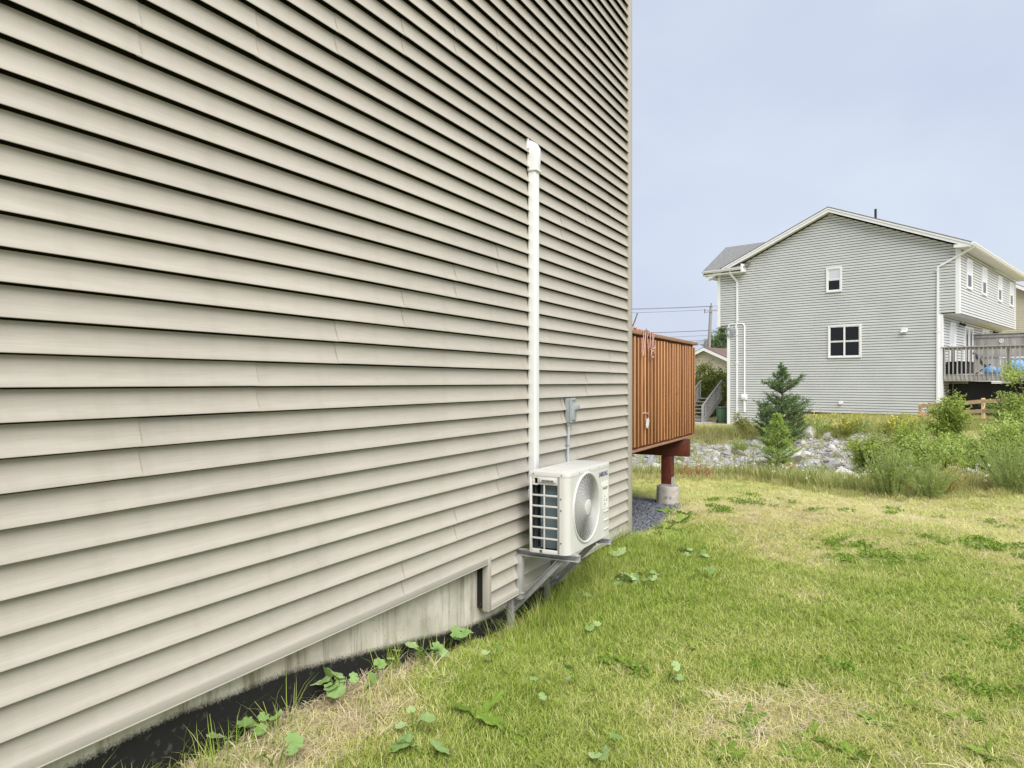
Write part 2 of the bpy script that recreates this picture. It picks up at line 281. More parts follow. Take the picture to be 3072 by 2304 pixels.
class MB:
    def __init__(s): s.v = []; s.f = []
    def add(s, vs, fs):
        k = len(s.v); s.v += [tuple(map(float, p)) for p in vs]; s.f += [tuple(i+k for i in f) for f in fs]; return s
    def box(s, F, a0, a1, b0, b1, z0, z1):
        vs = [F(a, b, z) for z in (z0, z1) for b in (b0, b1) for a in (a0, a1)]
        return s.add(vs, [(0, 2, 3, 1), (4, 5, 7, 6), (0, 1, 5, 4), (2, 6, 7, 3), (0, 4, 6, 2), (1, 3, 7, 5)])
    def bar(s, p, q, wd, ht, up=(0, 0, 1)):
        p = np.array(p, float); q = np.array(q, float); d = (q-p)/np.linalg.norm(q-p); up = np.array(up, float)
        sd_ = np.cross(d, up)
        if np.linalg.norm(sd_) < 1e-5: sd_ = np.cross(d, (1, 0, 0))
        sd_ /= np.linalg.norm(sd_); un = np.cross(sd_, d)
        vs = [e + sd_*i*wd/2 + un*j*ht/2 for e in (p, q) for j in (-1, 1) for i in (-1, 1)]
        return s.add(vs, [(0, 2, 3, 1), (4, 5, 7, 6), (0, 1, 5, 4), (2, 6, 7, 3), (0, 4, 6, 2), (1, 3, 7, 5)])
    def tube(s, pts, r, n=8, cap=True):
        pts = [np.array(p, float) for p in pts]; rs = r if isinstance(r, (list, tuple)) else [r]*len(pts)
        rings = []; prev = None
        for i, p in enumerate(pts):
            d = pts[min(i+1, len(pts)-1)] - pts[max(i-1, 0)]; d /= (np.linalg.norm(d)+1e-9)
            if prev is None:
                a = np.cross(d, (0, 0, 1.0)); 
                if np.linalg.norm(a) < 1e-3: a = np.cross(d, (1.0, 0, 0))
            else: a = prev - d*np.dot(prev, d)
            a /= (np.linalg.norm(a)+1e-9); b_ = np.cross(d, a); prev = a
            rings.append([p + rs[i]*(a*math.cos(2*math.pi*k/n) + b_*math.sin(2*math.pi*k/n)) for k in range(n)])
        vs = [v for rg in rings for v in rg]; fs = []
        for i in range(len(pts)-1):
            for k in range(n):
                fs.append((i*n+k, i*n+(k+1) % n, (i+1)*n+(k+1) % n, (i+1)*n+k))
        if cap: fs += [tuple(range(n))[::-1], tuple((len(pts)-1)*n+k for k in range(n))]
        return s.add(vs, fs)
    def disc(s, c, ax, r, th, n=20):
        c = np.array(c, float); ax = np.array(ax, float); ax /= np.linalg.norm(ax)
        return s.tube([c, c+ax*th], r, n)
    def ring(s, c, ea, eb, R0, r, n=48, k=5):
        c = np.array(c, float); ea = np.array(ea, float); eb = np.array(eb, float); nn = np.cross(ea, eb)
        vs = []; fs = []
        for i in range(n):
            t_ = 2*math.pi*i/n; d = ea*math.cos(t_)+eb*math.sin(t_)
            for j in range(k):
                q = 2*math.pi*j/k; vs.append(c + d*(R0 + r*math.cos(q)) + nn*r*math.sin(q))
        for i in range(n):
            for j in range(k): fs.append((i*k+j, ((i+1) % n)*k+j, ((i+1) % n)*k+(j+1) % k, i*k+(j+1) % k))
        return s.add(vs, fs)
    def build(s, name, mat, parent=None, bevel=0, smooth=False, seg=2, fixn=False):
        o0 = np.array(parent['_w']) if parent is not None and '_w' in parent else np.zeros(3)
        me = bpy.data.meshes.new(name)
        me.from_pydata([tuple(np.array(p)-o0) for p in s.v], [], s.f); me.update()
        if bevel or fixn:
            bm = bmesh.new(); bm.from_mesh(me); bmesh.ops.remove_doubles(bm, verts=bm.verts, dist=1e-5); bmesh.ops.recalc_face_normals(bm, faces=bm.faces)
            if bevel:
                es = [e for e in bm.edges if len(e.link_faces) == 2 and e.calc_face_angle(0) > .5]
                bmesh.ops.bevel(bm, geom=es, offset=bevel, segments=seg, affect='EDGES', profile=.5, clamp_overlap=True)
            bm.to_mesh(me); bm.free()
        if smooth or bevel: me.shade_smooth(); me.set_sharp_from_angle(angle=R(40))
        me.materials.append(mat)
        return link(name, me, parent)

def link(name, me, parent=None):
    o = bpy.data.objects.new(name, me); COL.objects.link(o)
    if parent is not None:
        o.parent = parent
        o['_w'] = list(parent['_w']) if '_w' in parent else [0, 0, 0]
    else: o['_w'] = [0, 0, 0]
    return o

def thing(name, label, cat, loc=(0, 0, 0), group=None, kind=None):
    e = bpy.data.objects.new(name, None); COL.objects.link(e); e.location = loc; e['_w'] = [float(c) for c in loc]; e.empty_display_size = .1
    if label: e['label'] = label
    if cat: e['category'] = cat
    if group: e['group'] = group
    if kind: e['kind'] = kind
    return e

def text(name, body, mat, parent, origin, ex, ez, size, extrude=.0004, sx=1.0, bold=0.0):
    """flat lettering: ex = reading direction, ez = up of the letters; built as curves, baked to a mesh"""
    c = bpy.data.curves.new(name, 'FONT'); c.body = body; c.size = size; c.extrude = extrude; c.offset = bold; c.align_x = 'LEFT'
    tmp = bpy.data.objects.new(name, c); COL.objects.link(tmp)
    me = bpy.data.meshes.new_from_object(tmp.evaluated_get(bpy.context.evaluated_depsgraph_get()))
    bpy.data.objects.remove(tmp); me.name = name
    ex = np.array(ex, float); ez = np.array(ez, float); nz_ = np.cross(ex, ez); o0 = np.array(parent['_w']); O = np.array(origin, float)
    for v in me.vertices:
        x, y, z = v.co; v.co = Vector(O + ex*x*sx + ez*y + nz_*z - o0)
    me.materials.clear(); me.materials.append(mat)
    return link(name, me, parent)

def noise2(x, y, seed=0):
    """cheap smooth value noise, vectorised"""
    x = np.asarray(x, float); y = np.asarray(y, float)
    xi = np.floor(x).astype(np.int64); yi = np.floor(y).astype(np.int64); fx = x-xi; fy = y-yi
    fx = fx*fx*(3-2*fx); fy = fy*fy*(3-2*fy)
    def h(a, b):
        k = (a*374761393 + b*668265263 + seed*974711) & 0x7fffffff
        k = ((k ^ (k >> 13))*1274126177) & 0x7fffffff
        return ((k ^ (k >> 16)) & 0xffff)/65535.0
    return (h(xi, yi)*(1-fx)+h(xi+1, yi)*fx)*(1-fy) + (h(xi, yi+1)*(1-fx)+h(xi+1, yi+1)*fx)*fy
def fbm(x, y, seed=0, o=4):
    s = 0; a = .5
    for i in range(o): s = s + a*noise2(np.asarray(x)*2**i, np.asarray(y)*2**i, seed+i); a *= .5
    return s/(1-.5**o)

# ------------------------------------------------------------------ frames of reference
U = np.array([.4711, .8821]); NV = np.array([.8821, -.4711]); PW = 2.271
WF = Frame(-PW*NV, U, NV)                        # a = along the near wall, b = out of it
A0 = np.array([17.6, 28.0]); G = np.array([-.7225, .6914]); HD = np.array([.6914, .7225])
NF = Frame(A0, G, HD)                            # a = along the far gable, b = back along its side wall
U3 = np.array([*U, 0.]); N3 = np.array([*NV, 0.]); Z3 = np.array([0, 0, 1.])

# ------------------------------------------------------------------ terrain
def smooth(t_): t_ = np.clip(t_, 0, 1); return t_*t_*(3-2*t_)
def lawn_edge(X): return np.interp(X, [2, 4.0, 4.5, 5.0, 5.5, 7.7, 10, 14], [12.5, 12.4, 11.5, 10.7, 10.3, 10.7, 11.0, 11.4])
def ground(X, Y):
    X = np.asarray(X, float); Y = np.asarray(Y, float)
    E = lawn_edge(X)
    z = -.15*smooth((Y-(E-4.5))/4.5) - .58*smooth((Y-E)/np.maximum(15.6-E, 1.5))
    top = np.interp(X, [3, 8, 12, 16], [-.30, -.16, .0, .15])
    z = np.where(Y > 15.6, -.73 + (top+.73)*smooth((Y-15.4)/6.6), z)
    back = np.interp(X, [9.8, 11.5, 13.5, 17], [-.47, -.45, .10, .24])
    z = np.where(Y > 22, top + (back-top)*smooth((Y-22)/6.5), z)
    z = np.where(Y > 60, z-.02*(Y-60)*0, z)
    s = X*U[0]+Y*U[1]; o = X*NV[0]+Y*NV[1]+PW
    zw = np.interp(s, [-2, 1.7, 2.3, 2.75, 3.3, 3.7, 4.2, 5.0, 5.7, 6.6, 7.6, 9.5], [.15, .15, .13, .115, .05, .0, -.085, -.05, .03, .08, .02, 0])
    wgt = np.exp(-(np.maximum(o, 0)/.75)**2)*smooth((11-s)/2.5)
    z = z + wgt*zw
    z = z + np.where((Y < 30), .035*(fbm(X*.9, Y*.9, 3)-.5), 0)
    return z
def gz(x, y): return float(ground(x, y))

def dryness(X, Y):
    X = np.asarray(X, float); Y = np.asarray(Y, float)
    d = .42 + 1.0*(fbm(X*.55+3, Y*.55, 11, 3)-.5) + 1.05*(fbm(X*2.3, Y*2.3, 12, 3)-.5)
    d = d + .55*smooth((Y-5.0)/4.0)*smooth((X-.6)/2.0) + .14*smooth((X-.4)/1.5)
    def patch(cx, cy, rx, ry, k, rot=0):
        c, s_ = math.cos(rot), math.sin(rot); dx = X-cx; dy = Y-cy
        q = ((dx*c+dy*s_)/rx)**2 + ((-dx*s_+dy*c)/ry)**2
        q = q*(1+.9*(fbm(X*4, Y*4, 21, 3)-.5)); return k*np.exp(-q**1.5)
    d = d + patch(-.98, 2.92, .75, .36, 1.5, math.atan2(U[1], U[0])) + patch(-.55, 3.85, .35, .14, .6, math.atan2(U[1], U[0])) + patch(1.28, 3.42, .55, .26, .42) + patch(1.05, 3.2, .3, .2, .4) + patch(.72, 5.6, .5, .22, .7, math.atan2(U[1], U[0]))
    s = X*U[0]+Y*U[1]; o = X*NV[0]+Y*NV[1]+PW
    d = d - .55*np.exp(-((o-.55)/.6)**2)*smooth((s-3.1)/.8)*smooth((9-s)/1.5)
    d = d - .35*np.exp(-((X+.15)/.75)**2 - ((Y-3.3)/.9)**2)
    return np.clip(d, 0, 1.25)
def stony(X, Y):
    X = np.asarray(X, float); Y = np.asarray(Y, float)
    r = smooth((Y-(lawn_edge(X)+2.4))/1.5)*smooth((22.4-Y)/1.0)*smooth((13-X)/2.5)
    return np.clip(r*1.15 - .7*np.clip(fbm(X*.9, Y*.9, 31, 3)-.58, 0, 1)*2, 0, 1)
def soilness(X, Y):
    s = np.asarray(X)*U[0]+np.asarray(Y)*U[1]; o = np.asarray(X)*NV[0]+np.asarray(Y)*NV[1]+PW
    return np.exp(-((o+.02)/.09)**2)*smooth((5.4-s)/.6)*.8
def in_gravel(X, Y):
    s = X*U[0]+Y*U[1]; o = X*NV[0]+Y*NV[1]+PW
    lim = np.interp(s, [6.1, 6.7, 7.5, 8.6, 9.4, 9.9], [.02, .12, .08, -.02, -.10, -1.0]) + .16*(fbm(X*3, Y*3, 41, 3)-.5)
    return (s > 6.2) & (s < 10.1) & (o < lim)

def axis(lo, hi, st, far):
    core = np.arange(lo, hi+1e-6, st); ext = []; d_ = st; p = hi
    while p < far: d_ *= 1.35; p += d_; ext.append(p)
    ext = np.array(ext)
    return core, ext
cx, ex_ = axis(-4, 22, .16, 2500); cy, ey_ = axis(0, 36, .16, 2500)
xs = np.concatenate([-(ex_[::-1]-22)-4, cx, ex_]); ys = np.concatenate([-(ey_[::-1]-36), cy, ey_])
GX, GY = np.meshgrid(xs, ys); GZ = ground(GX, GY)
nx, ny = len(xs), len(ys)
vid = np.arange(nx*ny).reshape(ny, nx)
quads = np.stack([vid[:-1, :-1], vid[:-1, 1:], vid[1:, 1:], vid[1:, :-1]], -1).reshape(-1, 4)
def np_mesh(name, verts, faces, mat, attrs=None, smooth_=False):
    me = bpy.data.meshes.new(name); verts = np.asarray(verts, np.float32); faces = np.asarray(faces, np.int32)
    nf, k = faces.shape
    me.vertices.add(len(verts)); me.vertices.foreach_set('co', verts.ravel())
    me.loops.add(nf*k); me.loops.foreach_set('vertex_index', faces.ravel())
    me.polygons.add(nf); me.polygons.foreach_set('loop_start', np.arange(0, nf*k, k, dtype=np.int32))
    if smooth_: me.polygons.foreach_set('use_smooth', np.ones(nf, bool))
    me.update(calc_edges=True); me.validate()
    for a_, val in (attrs or {}).items():
        at = me.attributes.new(a_, 'FLOAT', 'POINT'); at.data.foreach_set('value', np.asarray(val, np.float32).ravel())
    me.materials.append(mat); return me
gnd = link('ground', np_mesh('ground', np.stack([GX, GY, GZ], -1).reshape(-1, 3), quads, M['ground'],
      {'dry': np.clip(dryness(GX, GY), 0, 1)*.9, 'stony': stony(GX, GY), 'soil': soilness(GX, GY)}, True))
gnd['kind'] = 'structure'

# ================================================================== NEAR HOUSE
CH = .1016
house = thing('beige_house', 'tan vinyl sided house wall filling the left of the view with a concrete foundation', 'house', WF(0, 0, 0))
def course_strip(mb, P, a0, a1, z0, zc, butt=.026, top=-.004, da=0.0, slot=.056, a0t=None, a1t=None, cv=1.0):
    """one lapped course: underside lip, rounded nose, face leaning back to the top"""
    a0t = a0 if a0t is None else a0t; a1t = a1 if a1t is None else a1t
    prof = [(z0+.0002, butt-.0025), (z0, butt-.001), (z0+.0015, butt), (z0+.006, butt-.0006), (z0+zc*.2, butt*(1-.36*cv)), (z0+zc*.38, butt*(1-.61*cv)), (z0+zc*.58, butt*(1-.82*cv)), (z0+zc*(1-slot), butt*(1-.97*cv)), (z0+zc*(1-slot)+.0005, top)]
    vs = []
    for (z, o) in prof:
        f = (z-z0)/zc; vs += [P(a0+(a0t-a0)*f, o+da, z), P(a1+(a1t-a1)*f, o+da, z)]
    n_ = len(prof)
    mb.add(vs, [(2*i, 2*i+1, 2*i+3, 2*i+2) for i in range(n_-1)])
STEP = 3.883
for k in range(-2, 29):
    z0 = .465 + 2*CH*k
    joints = [(1.517+.507*(k-4)) % 3.55 + 3.55*j for j in range(-2, 3)]
    lo = -5.0 if k >= 0 else STEP+.012
    hi = 6.605
    cuts = [lo]+[j for j in joints if lo+.15 < j < hi-.1]+[hi]
    for i in range(len(cuts)-1):
        a0, a1 = cuts[i], cuts[i+1]
        mb = MB(); dd = .0018*(i % 2); dz = .0012*(i % 2)
        if i > 0: a0 -= .022*(1 if i % 2 else 0)
        if i < len(cuts)-2 and i % 2: a1 += .022
        for c in ((0, 1) if k > -2 else (1,)):
            zz = z0+CH*c+dz
            course_strip(mb, WF, a0, a1, zz, CH, .026, -.004, dd)
            # cut end of the panel, a thin edge
            if dd:
                for ae in (a0, a1): mb.add([WF(ae, .022, zz), WF(ae, .026+dd, zz), WF(ae, .0+dd, zz+CH*.942), WF(ae, -.004, zz+CH*.942)], [(0, 1, 2, 3)])
        mb.build('siding_panel', M['siding'], house, smooth=True)
# sheathing behind the panels, black to put shade into the open lap gaps
MB().box(WF, -5, STEP, -8, -.020, .462, 6.3).build('wall', M['wrap'], house)
MB().box(WF, STEP, 6.64, -8.0, -.0202, .165, 6.3).build('wall', M['wrap'], house)
# starter trim under the first course, its return and the lower run
mb = MB(); mb.box(WF, -5, STEP+.006, -.02, .030, .449, .487); mb.box(WF, -5, STEP+.006, -.02, .0335, .449, .4535); mb.build('starter_trim', M['trim'], house, bevel=.002)
mb = MB(); mb.box(WF, STEP-.006, STEP+.03, -.012, .0325, .150, .4888); mb.build('starter_trim', M['trim'], house, bevel=.002)
mb = MB(); mb.box(WF, STEP+.03, 6.60, -.02, .0298, .1505, .1895); mb.box(WF, STEP+.03, 6.60, -.02, .0332, .1505, .1545); mb.build('starter_trim', M['trim'], house, bevel=.002)
mb = MB(); mb.box(WF, 6.60, 6.695, -.04, .0315, .145, 6.3); mb.box(WF, 6.60, 6.697, -.11, -.042, .1448, 6.2998); mb.box(WF, 6.596, 6.604, -.02, .035, .145, 6.3); mb.build('corner_trim', M['trim'], house, bevel=.003)
rear = Frame(WF(6.65, 0, 0), -NV, U)
mb = MB(); [course_strip(mb, rear, .1, 7.9, .18+CH*i, CH) for i in range(60)]; o = mb.build('rear_siding', M['siding'], house); o['kind'] = 'stuff'
mb = MB(); mb.box(WF, -5.3, 6.95, -8.2, .28, 6.3, 6.42); mb.build('roof', M['white'], house)
# foundation, finely divided so that the tar band can follow its sprayed edge
fs_ = np.arange(-5, 6.62, .05); fz_ = np.linspace(-.5, .462, 30)
tar_top = np.interp(fs_, [-5, 1.15, 1.75, 2.25, 2.95, 3.45, 3.75, 4.15, 4.8, 5.4, 6.7], [.36, .37, .375, .335, .225, .135, .085, .06, .06, -.02, -.05]) + .014*(fbm(fs_*2.5, fs_*0, 51)-.5)
S_, Zf = np.meshgrid(fs_, fz_); Pf = np.stack([-PW*NV[0]+U[0]*S_+NV[0]*-.055, -PW*NV[1]+U[1]*S_+NV[1]*-.055, Zf], -1).reshape(-1, 3) - np.array(house['_w'])
fid = np.arange(S_.size).reshape(S_.shape); fq = np.stack([fid[:-1, :-1], fid[:-1, 1:], fid[1:, 1:], fid[1:, :-1]], -1).reshape(-1, 4)
fq = np.array([q for q in fq if not (fs_[q[0] % len(fs_)] >= STEP and fz_[q[0]//len(fs_)] > .19)])
link('foundation_wall', np_mesh('foundation_wall', Pf, fq, M['foundation'], {'tar': (Zf-tar_top[None, :])}), house)
MB().box(WF, -5, 6.60, -7.9, -.06, -.5, .46).build('foundation_core', M['wrap'], house)

# ------------------------------------------------------------------ line cover (white duct up the wall)
lc = thing('line_cover', 'tall white plastic duct running up the tan siding above the heat pump', 'pipe cover', WF(4.5, .03, .62))
mb = MB(); mb.box(WF, 4.467, 4.537, .010, .070, .83, 3.12); mb.build('duct', M['duct'], lc, bevel=.010, seg=3)
mb = MB(); mb.box(WF, 4.463, 4.541, .010, .0745, .765, .845); mb.build('coupling', M['duct'], lc, bevel=.008, seg=3)
mb = MB(); mb.tube([WF(4.498, .045, .62), WF(4.498, .045, .78)], .024, 14); mb.build('pipe', M['duct'], lc, smooth=True)
# wall cap: profile seen from the side, widening towards the wall, domed top
mb = MB(); prof = [(0, 0.079), (.02, .0795), (.10, .088), (.15, .084), (.185, .066), (.205, .035), (.21, .010)]
nseg = 8; rows = []
for (dz, dp) in prof:
    row = []
    hw = .0415 if dz < .12 else .0415 - .012*smooth((dz-.12)/.09)
    for i in range(nseg+1):
        th = math.pi*i/nseg; c_ = math.cos(th); s_ = math.sin(th)
        a = 4.502 - hw*np.sign(c_)*abs(c_)**.45; b_ = .010 + (dp-.010)*abs(s_)**.35
        row.append(WF(a, b_, 3.095+dz))
    rows.append(row)
vs = [p for r_ in rows for p in r_]; n1_ = nseg+1
fs2 = [(i*n1_+j, i*n1_+j+1, (i+1)*n1_+j+1, (i+1)*n1_+j) for i in range(len(rows)-1) for j in range(nseg)]
mb.add(vs, fs2); mb.build('cap', M['duct'], lc, smooth=True)
mb = MB(); mb.box(WF, 4.458, 4.546, .010, .084, 3.082, 3.098); mb.build('collar', M['duct'], lc, bevel=.004)
mb = MB(); mb.tube([WF(4.463, .012, 3.24), WF(4.458, .014, 3.315)], [.016, .011], 10); mb.build('mounting_tab', M['duct'], lc, smooth=True)

# ------------------------------------------------------------------ disconnect box + conduit
db = thing('disconnect_box', 'small grey weatherproof electrical box on the siding above the heat pump', 'electrical box', WF(5.15, .03, 1.28))
mb = MB(); mb.box(WF, 5.105, 5.195, .012, .055, 1.283, 1.470); mb.build('box_body', M['greybox'], db, bevel=.006)
mb = MB(); mb.box(WF, 5.10, 5.20, .055, .066, 1.281, 1.474); mb.build('cover', M['greybox'], db, bevel=.003)
mb = MB(); mb.box(WF, 5.118, 5.185, .066, .074, 1.455, 1.472); mb.box(WF, 5.122, 5.15, .064, .070, 1.42, 1.468); mb.build('hinge', M['greybox'], db, bevel=.002)
mb = MB()
mb.add([WF(5.125, .066, 1.30), WF(5.188, .066, 1.30), WF(5.188, .066, 1.432), WF(5.125, .066, 1.432), WF(5.133, .080, 1.30), WF(5.18, .080, 1.30), WF(5.18, .085, 1.375), WF(5.133, .085, 1.375), WF(5.133, .108, 1.385), WF(5.18, .108, 1.385), WF(5.18, .112, 1.420), WF(5.133, .112, 1.420)],
       [(0, 1, 5, 4), (4, 5, 6, 7), (7, 6, 9, 8), (8, 9, 10, 11), (11, 10, 2, 3), (0, 4, 7, 3), (7, 8, 11, 3), (1, 2, 6, 5), (6, 2, 10, 9)])
mb.build('flip_lid', M['greybox'], db, bevel=.005)
mb = MB()
for (s_, z_) in ((5.115, 1.315), (5.155, 1.315)): mb.ring(WF(s_, .068 if s_ < 5.12 else .081, z_), U3, Z3, .009, .0018, 16)
mb.build('knockout', M['greybox'], db)['kind'] = 'stuff'
cd = thing('conduit', 'grey flexible conduit dropping from the grey box to the back of the heat pump', 'conduit', WF(5.15, .03, 1.0))
pts = [WF(5.128, .036, 1.27), WF(5.128, .036, 1.20), WF(5.122, .035, 1.12), WF(5.112, .036, 1.04), WF(5.098, .045, .98), WF(5.07, .07, .90), WF(5.02, .10, .82)]
MB().tube(pts, .0105, 12).build('cable', M['cable'], cd, smooth=True)
MB().tube([WF(5.128, .036, 1.282), WF(5.128, .036, 1.268), WF(5.128, .036, 1.252)], [.017, .0175, .0125], 14).build('gland', M['greybox'], cd, smooth=True)
mb = MB(); mb.ring(WF(5.1185, .036, 1.105), U3, N3, .0115, .0032, 18); mb.box(WF, 5.09, 5.147, .015, .020, 1.098, 1.112); mb.build('clip', M['greybox'], cd)

# ------------------------------------------------------------------ heat pump
S0, S1, O0, O1, Z0, Z1 = 4.262, 5.035, .128, .413, .462, 1.004
hp = thing('heat_pump', 'cream outdoor heat pump unit with round fan grille mounted on the siding', 'heat pump', WF((S0+S1)/2, (O0+O1)/2, Z0))
# wrap-around casing: plan outline with rounded front corners, front face pierced by the fan opening
fc = (4.575, .735); FR = .236; rc = .045
def front_pt(s_, z_, o_=O1): return WF(s_, o_, z_)
mb = MB(); NR = 64
def rect_ray(th):
    c_, s_ = math.cos(th), math.sin(th); lo_, hi_, zl, zh = S0+rc, S1-.03, Z0, Z1-.028
    t_ = 1e9
    if c_ > 1e-9: t_ = min(t_, (hi_-fc[0])/c_)
    if c_ < -1e-9: t_ = min(t_, (lo_-fc[0])/c_)
    if s_ > 1e-9: t_ = min(t_, (zh-fc[1])/s_)
    if s_ < -1e-9: t_ = min(t_, (zl-fc[1])/s_)
    return fc[0]+c_*t_, fc[1]+s_*t_
ang = sorted([2*math.pi*i/NR for i in range(NR)] + [math.atan2(z-fc[1], s-fc[0]) % (2*math.pi) for s in (S0+rc, S1-.03) for z in (Z0, Z1-.028)])
inner = [(fc[0]+FR*math.cos(t_), fc[1]+FR*math.sin(t_)) for t_ in ang]; outer = [rect_ray(t_) for t_ in ang]; n_ = len(ang)
mb.add([WF(a, O1, z) for a, z in inner]+[WF(a, O1, z) for a, z in outer]+[WF(a, O1-.02, z) for a, z in inner],
       [(i, (i+1) % n_, n_+(i+1) % n_, n_+i) for i in range(n_)]+[(i, 2*n_+i, 2*n_+(i+1) % n_, (i+1) % n_) for i in range(n_)])
for (sgn, sc_, rr) in ((-1, S0+rc, rc), (1, S1-.03, .03)):            # rounded vertical corners
    arc = [(sc_+sgn*rr*math.sin(q), O1-rr+rr*math.cos(q)) for q in np.linspace(0, math.pi/2, 9)]
    for (p, q) in zip(arc[:-1], arc[1:]): mb.add([WF(*p, Z0), WF(*q, Z0), WF(*q, Z1-.028), WF(*p, Z1-.028)], [(0, 1, 2, 3)])
mb.add([WF(S1, O1-.03, Z0), WF(S1, O0, Z0), WF(S1, O0, Z1-.028), WF(S1, O1-.03, Z1-.028)], [(0, 1, 2, 3)])
mb.add([WF(S0, O1-rc, Z0), WF(S0, O1-.068, Z0), WF(S0, O1-.068, Z1-.028), WF(S0, O1-rc, Z1-.028)], [(0, 1, 2, 3)])
mb.add([WF(S0+rc, O1, Z0), WF(S1-.03, O1, Z0), WF(S1, O1-.03, Z0), WF(S1, O0, Z0), WF(S0, O0, Z0), WF(S0, O1-rc, Z0)], [(0, 1, 2, 3, 4, 5)])
cs = mb.build('casing', M['ac'], hp, smooth=True, fixn=True)
for p in cs.data.polygons:
    if abs(p.normal.dot(Vector(N3))) > .999 or abs(p.normal.z) > .999: p.use_smooth = False
# lid with a turned-down rim
mb = MB(); arc = [(S0+rc-.002-(rc)*math.sin(q), O1+.002-rc+rc*math.cos(q)) for q in np.linspace(0, math.pi/2, 7)]; arc2 = [(S1-.03+.002+.03*math.sin(q), O1+.002-.03+.03*math.cos(q)) for q in np.linspace(math.pi/2, 0, 6)]
outl = arc[::-1] + [] ; loop = [(S0-.002, O0-.004)] + arc[::-1] + arc2[::-1] + [(S1+.002, O0-.004)]
n_ = len(loop); vs = [WF(a, b_, z) for z in (Z1-.03, Z1) for a, b_ in loop]
mb.add(vs, [(i, (i+1) % n_, n_+(i+1) % n_, n_+i) for i in range(n_)]+[tuple(range(n_, 2*n_))])
mb.build('lid', M['ac'], hp, bevel=.005, fixn=True)
mb = MB()
for i in range(5): mb.box(WF, S0+.10, S1-.10, O0+.03+.05*i, O0+.052+.05*i, Z1, Z1+.0025)
mb.build('lid_rib', M['ac'], hp, bevel=.001)
# louvred side: frame strips round twelve openings (two columns, six rows) and the badge plate
bL, bR = O0+.004, O1-.068; zb, zt = .494, .970
cA0, cA1, cB0, cB1 = O0+.018, O0+.102, O0+.113, O1-.079
mb = MB(); x0, x1 = S0, S0+.009
mb.box(WF, x0, x1, O0, cA0, Z0, Z1-.03); mb.box(WF, x0, x1, cB1, O1-.0685, Z0, Z1-.03)
mb.box(WF, x0, x1, cA0, cB1, Z0, .488)
rows_z = [.488+.0715*i for i in range(7)]
for i in range(1, 6): mb.box(WF, x0+.001, x1-.001, cA0, cB1, rows_z[i]-.006, rows_z[i]+.006)
mb.box(WF, x0+.002, x1-.002, cA1, cB0, .488, rows_z[6])
mb.box(WF, x0, x1, O0+.060, cB1, rows_z[6], Z1-.03); mb.box(WF, x0, x1, cA0, O0+.060, Z1-.045, Z1-.03); mb.box(WF, x0+.001, x1-.001, cA0, O0+.060, rows_z[6]-.005, rows_z[6]+.006); mb.box(WF, x0+.003, x1-.003, cA0, O0+.038, rows_z[6]+.006, Z1-.045)
mb.build('side_grille', M['ac_frame'], hp, bevel=.0022, fixn=True)
mb = MB(); mb.ring(WF(0, 0, 0), U3, N3, .01, .001, 3, 3); mb = MB()
mb.box(WF, S0-.004, S0, O0+.070, cB1-.004, .930, .966); mb.box(WF, S0-.012, S0-.004, O0+.080, cB1-.014, .936, .959); mb.build('vent_hood', M['ac_frame'], hp, bevel=.003)
mb = MB()
for i in range(9): mb.box(WF, S0-.0135, S0-.0118, O0+.098+.0095*i, O0+.1035+.0095*i, .9385, .951)
o = mb.build('vent_slot', M['black'], hp); o['kind'] = 'stuff'
mb = MB(); mb.box(WF, S0+.05, S0+.056, O0+.06, O1-.07, .488, rows_z[6]); mb.build('coil', M['coil'], hp)
mb = MB(); mb.box(WF, S0+.057, S1-.02, O0+.05, O0+.06, .47, .97); mb.box(WF, S0+.01, S0+.05, O0+.035, O0+.038, .49, .96); mb.build('back_panel', M['dark'], hp)
mb = MB(); mb.box(WF, S0+.02, S1-.02, O0+.002, O0+.01, Z0+.01, Z1-.03); mb.build('rear_coil', M['coil'], hp)
mb = MB(); [mb.disc(WF(S0, b_, z_), -U3, .0055, .003, 10) for (b_, z_) in ((O0+.03, Z1-.018), (O1-.05, Z1-.018), (O1-.055, .83), (O1-.055, .755), (O1-.055, .54))]
[mb.disc(WF(s_, O1+.002, Z1-.016), N3, .004, .002, 10) for s_ in (4.44, 4.62, 4.80)]; mb.build('screw', M['screw'], hp)['kind'] = 'stuff'
mb = MB(); mb.box(WF, S0-.001, S0, O1-.0695, O1-.0665, Z0+.004, Z1-.03); mb.build('seam', M['dark'], hp)
mb = MB(); mb.box(WF, S0-.0008, S0, O0+.075, O0+.095, Z0+.002, .484); mb.build('clip_tag', M['print'], hp)
# fan grille: rim, rings, curved spokes, hub
c0 = WF(fc[0], O1, fc[1])
mb = MB(); mb.ring(c0, U3, Z3, FR, .0095, 72, 8); mb.build('fan_rim', M['ac_frame'], hp, smooth=True)
mb = MB()
for i in range(21):
    rr = .066+.0079*i; bulge = .012*(1-(rr/FR)**2); mb.ring(WF(fc[0], O1+.001+bulge, fc[1]), U3, Z3, rr, .0013, 64, 4)
mb.build('grille_rings', M['ac_frame'], hp, smooth=True)
mb = MB()
for k in range(36):
    p = []
    for i in range(7):
        rr = .055+(FR-.055)*i/6; th = 2*math.pi*k/36 + .9*(i/6)**1.1; p.append(WF(fc[0]+rr*math.cos(th), O1-.002+.012*(1-(rr/FR)**2), fc[1]+rr*math.sin(th)))
    mb.tube(p, .0014, 4, False)
mb.build('grille_spokes', M['ac_frame'], hp)
MB().disc(WF(fc[0], O1+.004, fc[1]), N3, .055, .011, 32).build('hub', M['ac_frame'], hp, bevel=.003)
mb = MB()
